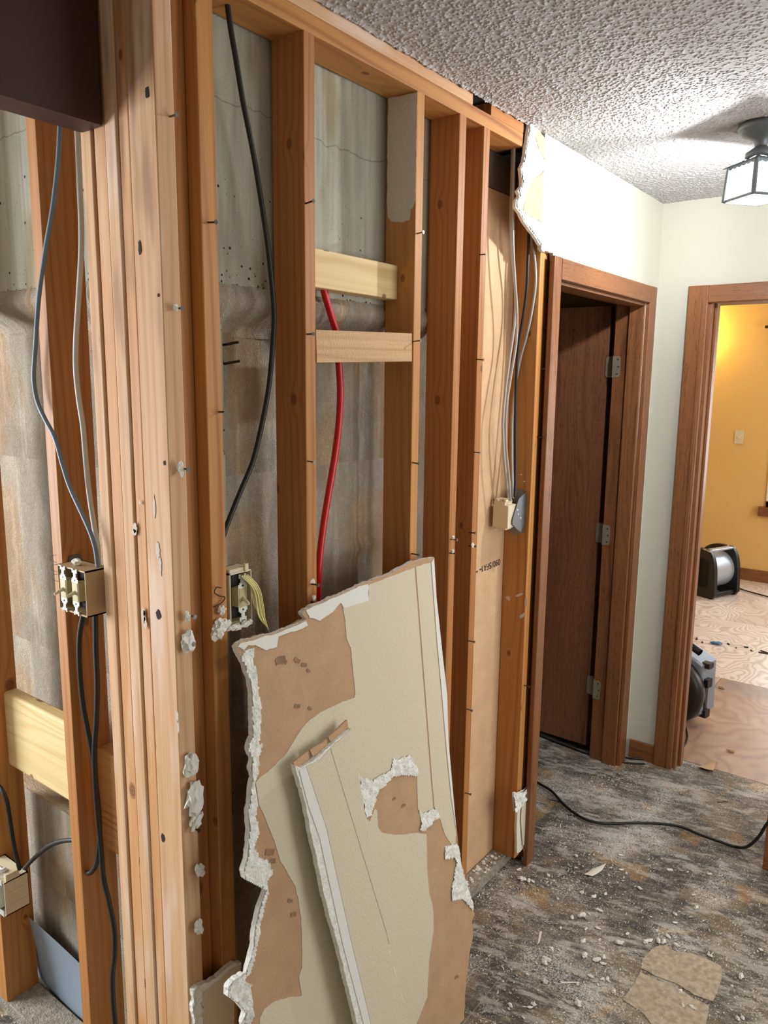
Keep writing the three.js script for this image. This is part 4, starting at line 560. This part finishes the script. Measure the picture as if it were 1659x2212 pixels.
{
  const b = thing('junction_box', 'white plastic junction box with metal bracket below grey cables', 'junction box', V(-0.048, 1.245, -2.17));
  part('box_shell', merge([box(-0.075, -0.02, 1.245, 1.318, -2.145, -2.20), box(-0.075, -0.035, 1.317, 1.33, -2.15, -2.20), box(-0.07, -0.03, 1.238, 1.2455, -2.15, -2.19)]), M.ivory, b);
  for (const x of [-0.071, -0.056, -0.042]) part('cable_slot', box(x, x + 0.01, 1.329, 1.336, -2.15, -2.19), M.ivory, b);
  part('metal_bracket', slab(new Frame(V(-0.016, 0, 0), V(0, 0, -1), V(0, 1, 0)), [[2.168, 1.272], [2.205, 1.335], [2.254, 1.352], [2.254, 1.252], [2.228, 1.222], [2.2, 1.236], [2.168, 1.256]], 0.0015), M.bracket, b);
  part('bracket_flange', slab(wallB(-2.2535), [[-0.07, 1.36], [-0.03, 1.36], [-0.016, 1.34], [-0.016, 1.22], [-0.05, 1.205], [-0.07, 1.215]], 0.0015), M.bracket, b);
  for (const [u, v] of [[2.2, 1.3], [2.205, 1.285], [2.222, 1.27]]) part('bracket_hole', cyl(V(-0.0146, v, -u), V(-0.0142, v, -u), 0.003, 0.003, 10), M.white, b);
}
for (const [x, y] of [[1126, 1040], [1119, 1025]]) solo('staple', 'small bright cable staple driven into the door stud', 'staple', cyl(onZ(x, y, -2.254), onZ(x + 7, y, -2.243), 0.0012, 0.0012, 6), M.strap, 'staples on the door stud');

// print on the back of the drywall, upside down as it stands
const font = await new FontLoader().loadAsync('fonts/droid/droid_sans_bold.typeface.json');
{
  const m = new THREE.Matrix4().makeBasis(V(0, 0, 1), V(0, -1, 0), V(1, 0, 0));       // rotated half a turn on the wall plane
  const ink = std({ color: col(34, 30, 28), roughness: 0.8 });
  const g = new TextGeometry('090/5FA1', { font, size: 0.021, depth: 0.0003, curveSegments: 3 }); g.scale(1.0, 1, 1); g.rotateZ(0.02); g.applyMatrix4(m); g.translate(-0.0894, 1.121, -2.234);
  const bd = wl.children.find((c) => c.name === 'backing_board'); part('printed_code', g, ink, bd);
  part('printed_bar', merge([box(-0.0894, -0.0891, 1.103, 1.108, -2.07, -2.086, 0.0001), box(-0.0894, -0.0891, 1.106, 1.111, -2.096, -2.11, 0.0001)]), ink, bd);
}

// ------------------------------------------------------------------ blowers in the yellow room
{
  const at = V(-0.465, 0, -6.55), b = thing('utility_blower', 'black utility blower with silver drum and carry handle by the yellow wall', 'blower', at);
  const R = new THREE.Matrix4().makeRotationY(1.18).setPosition(at.x, 0, at.z), ap = (g) => g.applyMatrix4(R);   // drum axis along local x
  const s = new THREE.Shape(); s.moveTo(-0.15, 0.0); s.lineTo(0.16, 0.0); s.lineTo(0.185, 0.03); s.lineTo(0.175, 0.2); s.quadraticCurveTo(0.165, 0.33, 0.12, 0.37); s.lineTo(0.02, 0.39); s.quadraticCurveTo(-0.13, 0.39, -0.19, 0.27); s.quadraticCurveTo(-0.22, 0.14, -0.18, 0.03); s.closePath();
  for (const [x, n] of [[-0.165, 'side_panel'], [0.125, 'side_panel']]) part(n, ap(new THREE.ExtrudeGeometry(s, { depth: 0.026, bevelEnabled: true, bevelSize: 0.006, bevelThickness: 0.006, bevelSegments: 2 }).rotateY(-Math.PI / 2).translate(x + 0.03, 0.004, 0).scale(1, 1, 1)), M.black, b);
  part('drum', ap(new THREE.CylinderGeometry(0.15, 0.15, 0.262, 40).rotateZ(Math.PI / 2).translate(0, 0.2, -0.0)), M.silver, b);
  part('carry_handle', ap(merge([lumber(-0.16, 0.16, 0.375, 0.395, 0.06, 0.115, 'x', 0.008), lumber(-0.165, -0.135, 0.345, 0.395, 0.05, 0.12, 'y', 0.006), lumber(0.135, 0.165, 0.345, 0.395, 0.05, 0.12, 'y', 0.006)])), M.silver, b);
  part('base_bar', ap(merge([lumber(-0.15, 0.15, 0.012, 0.045, 0.13, 0.165, 'x', 0.008), lumber(-0.15, 0.15, 0.012, 0.04, -0.15, -0.12, 'x', 0.008)])), M.black, b);
  for (let k = 0; k < 22; k++) part('grille_slat', ap(lumber(-0.174, -0.168, 0.085 + k * 0.0105, 0.089 + k * 0.0105, -0.12, 0.12, 'z', 0.001)), M.rubber, b);
  for (const z of [-0.05, 0.04]) part('grille_rib', ap(lumber(-0.178, -0.17, 0.08, 0.32, z, z + 0.004, 'y', 0.001)), M.darkSteel, b);
}
wire('power_cord', 'black cord trailing from the utility blower along the yellow wall', 'cord', along([[1566, 1262], [1580, 1264], [1605, 1274], [1640, 1284], [1690, 1296], [1740, 1300]], (x, y) => onY(x, y, 0.012)), 0.006, M.rubber);
{
  const at = V(0.04, 0, -3.88), b = thing('snail_blower', 'round black snail blower with pale housing and handle behind the door casing', 'blower', at);
  const R = new THREE.Matrix4().makeRotationY(-0.2).setPosition(at.x, 0, at.z), ap = (g) => g.applyMatrix4(R);   // intake faces local +z
  part('intake_disc', ap(new THREE.LatheGeometry([[0, 0.0], [0.06, 0.002], [0.11, 0.006], [0.15, 0.004], [0.172, -0.012], [0.178, -0.04], [0.17, -0.075], [0, -0.08]].map(([r, y]) => new THREE.Vector2(r, y)), 48).rotateX(Math.PI / 2).translate(0.03, 0.19, 0.11)), M.black, b);
  for (let k = 0; k < 28; k++) { const a = k / 28 * 6.283; part('intake_fin', ap(lumber(0.05, 0.105, -0.002, 0.002, 0.112, 0.121, 'x', 0.0008).rotateZ(a).translate(0.03, 0.19, 0)), M.darkSteel, b); }
  const s = new THREE.Shape(); s.moveTo(-0.16, 0.05); s.quadraticCurveTo(-0.19, 0.36, 0.0, 0.37); s.lineTo(0.05, 0.37); s.lineTo(0.14, 0.335); s.lineTo(0.165, 0.32); s.lineTo(0.172, 0.08); s.quadraticCurveTo(0.1, 0.0, 0.0, 0.005); s.quadraticCurveTo(-0.1, 0.0, -0.16, 0.05);
  part('housing', ap(new THREE.ExtrudeGeometry(s, { depth: 0.13, bevelEnabled: true, bevelSize: 0.012, bevelThickness: 0.012, bevelSegments: 3, curveSegments: 16 }).translate(0, 0.012, -0.10)), M.blowerShell, b);
  part('carry_handle', ap(tube([V(-0.11, 0.36, 0), V(-0.09, 0.42, 0), V(-0.02, 0.445, 0), V(0.07, 0.43, 0.02), V(0.155, 0.4, 0.03)], 0.018, 30, 12)), M.black, b);
  part('handle_post', ap(lumber(-0.02, 0.03, 0.36, 0.44, -0.02, 0.02, 'y', 0.008)), M.black, b);
  for (const [y, n] of [[0.335, 0.014], [0.245, 0.022], [0.085, 0.02]]) part('bumper_foot', ap(lumber(0.15, 0.2, y - n, y + n, -0.03, 0.02, 'x', 0.006)), M.rubber, b);
  part('side_rail', ap(lumber(0.178, 0.188, 0.1, 0.25, -0.02, 0.01, 'y', 0.003)), M.black, b);
}
wire('power_cord', 'black cord curving from the snail blower round the casing foot and past the door', 'cord', along([[1476, 1560], [1483, 1578], [1484, 1598], [1474, 1616], [1455, 1630], [1430, 1638], [1395, 1640], [1350, 1636], [1300, 1627], [1250, 1611], [1205, 1594], [1150, 1572]], (x, y) => onY(x, y, 0.007)), 0.0045, M.rubber, 110);
wire('power_cord', 'second black cord lying along the open door bottom', 'cord', along([[1392, 1650], [1345, 1647], [1302, 1638], [1262, 1626], [1238, 1617], [1195, 1601], [1150, 1583]], (x, y) => onY(x, y, 0.005)), 0.0038, M.rubber);
wire('extension_cord', 'black extension cord winding across the dusty hall floor', 'cord', [...along([[1090, 1650], [1125, 1668], [1160, 1690], [1190, 1708], [1215, 1735], [1240, 1756], [1270, 1772], [1305, 1779], [1360, 1778], [1420, 1779], [1470, 1786], [1515, 1804], [1560, 1820]], (x, y) => onY(x, y, 0.013)), onY(1592, 1830, 0.012), onZ(1622, 1824, -2.775), onZ(1640, 1806, -2.77), onZ(1655, 1782, -2.765), onZ(1685, 1745, -2.76)], 0.0055, M.rubber, 140);
{ const c = thing('stair_box', 'orange stained wood box end at the right side of the hall', 'wood box', V(0.9, 0, -2.86)); part('board', lumber(0.702, 1.1, 0.0, 0.285, -2.80, -2.825, 'x', 0.004), M.orangeOak, c); part('board', lumber(0.702, 0.725, 0.0, 0.285, -2.8255, -3.05, 'z', 0.004), M.orangeOak, c); part('top_board', lumber(0.698, 1.1, 0.2855, 0.305, -2.79, -3.05, 'x', 0.004), M.orangeOak, c); }

// yellow room: switch plate, curtain rod
{ const s = thing('light_switch', 'ivory single toggle light switch on the yellow wall', 'light switch', V(-0.4635, 1.2, -7.2)); part('cover_plate', lumber(-0.5, -0.427, 1.2, 1.316, -7.192, -7.1995, 'y', 0.004), M.ivory, s); part('toggle_lever', cyl(V(-0.4635, 1.258, -7.192), V(-0.4635, 1.248, -7.176), 0.006, 0.004, 8), M.ivory, s); for (const y of [1.29, 1.226]) part('screw', cyl(V(-0.4635, y, -7.192), V(-0.4635, y, -7.1905), 0.004, 0.004, 8), M.strap, s); }
{ const a = onZ(1653, 706, -7.12), r = thing('curtain_rod', 'thin dark curtain rod above the bedroom window', 'curtain rod', V(0.6, a.y, -7.12)); part('rod', cyl(a, V(1.5, a.y, -7.12), 0.012), M.darkSteel, r); part('rod_bracket', box(-0.2, -0.18, a.y - 0.02, a.y + 0.02, -7.12, -7.1995), M.darkSteel, r); }

// ------------------------------------------------------------------ floor litter
const g0 = ground(0.0005);
for (const [pts, lab] of [[[[1405, 2056], [1412, 2046], [1440, 2042], [1460, 2056], [1480, 2058], [1515, 2066], [1558, 2088], [1560, 2105], [1550, 2140], [1540, 2164], [1500, 2150], [1460, 2125], [1420, 2110], [1384, 2092], [1390, 2070]], 'beige vinyl tile remnant with a torn upper edge on the hall floor'], [[[1383, 2100], [1420, 2118], [1460, 2133], [1500, 2158], [1532, 2172], [1520, 2230], [1420, 2230], [1390, 2190], [1345, 2160], [1370, 2125]], 'greyer vinyl tile remnant beside the torn beige tile']]) solo('vinyl_tile_remnant', lab, 'floor tile', slab(g0, pxs(g0, pts), 0.0018, 0.003), M.tile);
const scrap = (label, pts, mat, curl = 0.006) => { const f = ground(0.0015), g = new THREE.ShapeGeometry(shapeOf(outline(pxs(f, pts), 0.0012))); g.computeBoundingBox(); const c = g.boundingBox.getCenter(V(0, 0, 0)), p = g.attributes.position; for (let i = 0; i < p.count; i++) { const d = Math.hypot(p.getX(i) - c.x, p.getY(i) - c.y); p.setZ(i, curl * Math.min(1.5, (d / 0.05) ** 2)); } g.computeVertexNormals(); const q = g.clone(); const mt = mat.clone(); mt.side = THREE.DoubleSide; solo('paper_scrap', label, 'paper scrap', q.applyMatrix4(f.m), mt); };
scrap('long white paper scrap lying on the dusty floor', [[1262, 1893], [1280, 1876], [1300, 1871], [1311, 1868], [1300, 1880], [1280, 1895]], M.paper);
scrap('tan paper scrap with a torn white edge near the doorway', [[1508, 1660], [1525, 1650], [1534, 1646], [1550, 1653], [1543, 1660], [1540, 1672], [1532, 1670], [1520, 1665]], M.kraft, 0.012);
scrap('thin white paper sliver on the dusty floor', [[1160, 2042], [1166, 2012], [1171, 2013], [1166, 2035]], M.paper, 0.003);
scrap('narrow white paper strip lying flat on the floor', [[1209, 2120], [1250, 2121], [1252, 2124], [1212, 2124]], M.paper, 0.002);
for (const [x, y, a] of [[1200, 1730, -0.3], [1240, 1762, -0.35], [1168, 1648, 0.2], [1562, 1732, -0.8]]) { const p = onY(x, y, 0.0022), d = V(Math.cos(a) * 0.022, 0, Math.sin(a) * 0.022); solo('nail', 'loose bent nail lying on the hall floor', 'nail', merge([cyl(p.clone().sub(d), p.clone().add(d), 0.0014, 0.0014, 7), cyl(p.clone().sub(d), p.clone().sub(d).addScaledVector(d, -0.05), 0.0035, 0.0035, 9)]), M.darkSteel, 'loose nails on the floor'); }
// larger gypsum chips, one by one (zoomed crop coordinates of the photograph)
const chips = [[280, 830, 9], [600, 825, 8], [80, 970, 8], [280, 915, 6], [605, 930, 8], [640, 955, 7], [955, 935, 11], [1240, 962, 9], [735, 1065, 10], [320, 1095, 10], [490, 1105, 8], [150, 1140, 7], [1125, 1110, 7], [325, 1262, 15], [250, 1275, 9], [455, 1225, 9], [430, 1215, 7], [1145, 1203, 10], [990, 1250, 9], [990, 1310, 8], [375, 1250, 6], [170, 1350, 7], [590, 1460, 14], [330, 1450, 12], [780, 1450, 11], [810, 1440, 10], [870, 1445, 12], [910, 1450, 11], [940, 1410, 9], [1000, 1475, 11], [340, 1550, 12], [430, 1580, 12], [475, 1560, 11], [475, 1605, 9], [70, 1580, 13], [50, 1600, 12], [1465, 1700, 11], [1025, 1805, 10], [1110, 1920, 10], [1045, 1905, 8], [1440, 2000, 9], [1475, 1995, 8], [1245, 1550, 9], [650, 1390, 7], [1605, 1505, 7], [860, 1370, 7], [1400, 1765, 6], [1080, 945, 5], [-95, 860, 13], [-110, 1000, 14], [-60, 1010, 11], [-130, 930, 10], [-30, 1015, 8]];
for (let k = 0; k < 60; k++) { const q = [rr(1030, 1330), rr(1880, 2205)], p = onY(q[0], q[1], 0); if (p.x > 0.26 && vn(p.x * 14, p.z * 14) > 0.3) chips.push([(q[0] - 1160) * 3.3246, (q[1] - 1600) * 3.3246, 5 + 8 * rnd() ** 2]); }
const chipGeo = [chunk(1, 1, 0.55, 0.8, 1), chunk(1, 1.1, 0.45, 0.7, 1), chunk(1, 0.8, 0.6, 0.9, 1), chunk(1, 1.2, 0.35, 0.8, 1)];
for (const [x, y, s] of chips) { const p = onY(1160 + x / 3.3246, 1600 + y / 3.3246, 0), r = s * 0.0006, m = sh(new THREE.Mesh(chipGeo[Math.floor(rnd() * 4)], M.chip)); m.name = numbered('gypsum_chip'); m.scale.set(r * 1.5, r * 1.3, r * 1.3); m.position.set(p.x, r * 0.6, p.z); m.rotation.y = rr(0, 6.28); m.userData = { label: 'small white gypsum chip lying loose on the dusty hall floor', category: 'rubble chip', group: 'gypsum chips on the hall floor' }; scene.add(m); }
// dust-sized rubble: nobody could count it
{
  const N = 12000, im = new THREE.InstancedMesh(chunk(1, 1, 0.6, 0.8, 0), M.chip, N), o = new THREE.Object3D(), c = new THREE.Color(); let k = 0, guard = 0;
  while (k < N && guard++ < 200000) {
    const x = rr(-0.03, 1.15), z = rr(-3.3, -1.45); const near = Math.exp(-Math.max(0, x) / 0.35) + 0.5 * Math.exp(-((z + 1.9) ** 2) / 0.5); const d = fbm(x * 7 + 3, z * 7, 4);
    if (rnd() > near * sstep(0.3, 0.7, d)) continue; if (x < 0.03 && z < -2.29 && z > -2.36) continue; if (x > 0.71 && z < -2.7) continue; if (x < 0.24 && z > -1.75) { if (x < 0.22) continue; }
    const r = 0.0008 + 0.0028 * Math.pow(rnd(), 4); o.position.set(x, x < -0.034 && z > -2.3 ? 0.038 + r * 0.3 : r * 0.3, z); o.rotation.set(rr(-0.3, 0.3), rr(0, 6.28), rr(-0.3, 0.3)); o.scale.set(r * rr(0.9, 2), r, r); o.updateMatrix(); im.setMatrixAt(k, o.matrix); const g = rr(0.55, 0.95); im.setColorAt(k, c.setRGB(g, g * 0.985, g * 0.96)); k++;
  }
  im.count = k; im.name = 'gypsum_rubble'; im.userData = { label: 'fine white gypsum crumbs scattered over the hall floor', category: 'rubble', kind: 'stuff' }; im.castShadow = im.receiveShadow = true; scene.add(im);
}
{ const l = []; for (let i = 0; i < 90; i++) { const r = 0.0015 + 0.006 * rnd() ** 3, z = rr(-1.93, -2.25), x = rr(-0.085, -0.038); l.push(chunk(r, 1.2, 0.7, 1, 1).translate(x, 0.038 + r * 0.4, z)); } const m = solo('plate_rubble', 'gypsum crumbs heaped on the bottom plate beside the door stud', 'rubble', merge(l), M.chip, null, 'stuff'); m.name = 'plate_rubble'; }
// dark scraps on the plywood
for (const [x, y, s] of [[1505, 1381, 0.018], [1517, 1388, 0.012], [1537, 1389, 0.012], [1573, 1392, 0.014], [1590, 1400, 0.011], [1612, 1399, 0.014], [1623, 1406, 0.011], [1527, 1432, 0.01]]) { const p = onY(x, y, 0), m = sh(new THREE.Mesh(chipGeo[1], M.black)); m.name = numbered('dark_scrap'); m.scale.set(s, s * 0.7, s * 0.6); m.position.set(p.x, s * 0.25, p.z); m.rotation.y = rr(0, 3); m.userData = { label: 'tiny dark scrap lying on the bare plywood floor', category: 'scrap', group: 'dark scraps on the plywood' }; scene.add(m); }
{ const p = onY(1547, 1392, 0); solo('blue_scrap', 'small blue plastic scrap on the bare plywood floor', 'scrap', chunk(0.028, 1.2, 0.4, 0.7, 1).translate(p.x, 0.011, p.z), M.blueBit); }
{ const p = onY(1652, 1410, 0.004); solo('bent_staple', 'black bent strip lying on the bare plywood floor', 'scrap', tube([p.clone().add(V(-0.03, 0, -0.03)), p.clone().add(V(0.03, 0, 0)), p.clone().add(V(-0.035, 0, 0.012))], 0.004, 20, 6), M.black); }
for (const [x, y] of [[1559, 1487], [1578, 1624]]) { const p = onY(x, y, 0); solo('wood_shaving', x === 1559 ? 'curled pale wood shaving in the bright patch of plywood' : 'white plaster bit near the doorway threshold', 'debris', chunk(0.012, 1.4, 0.5, 0.8, 1).translate(p.x, 0.005, p.z), M.roughSawn); }

renderer.render(scene, camera);
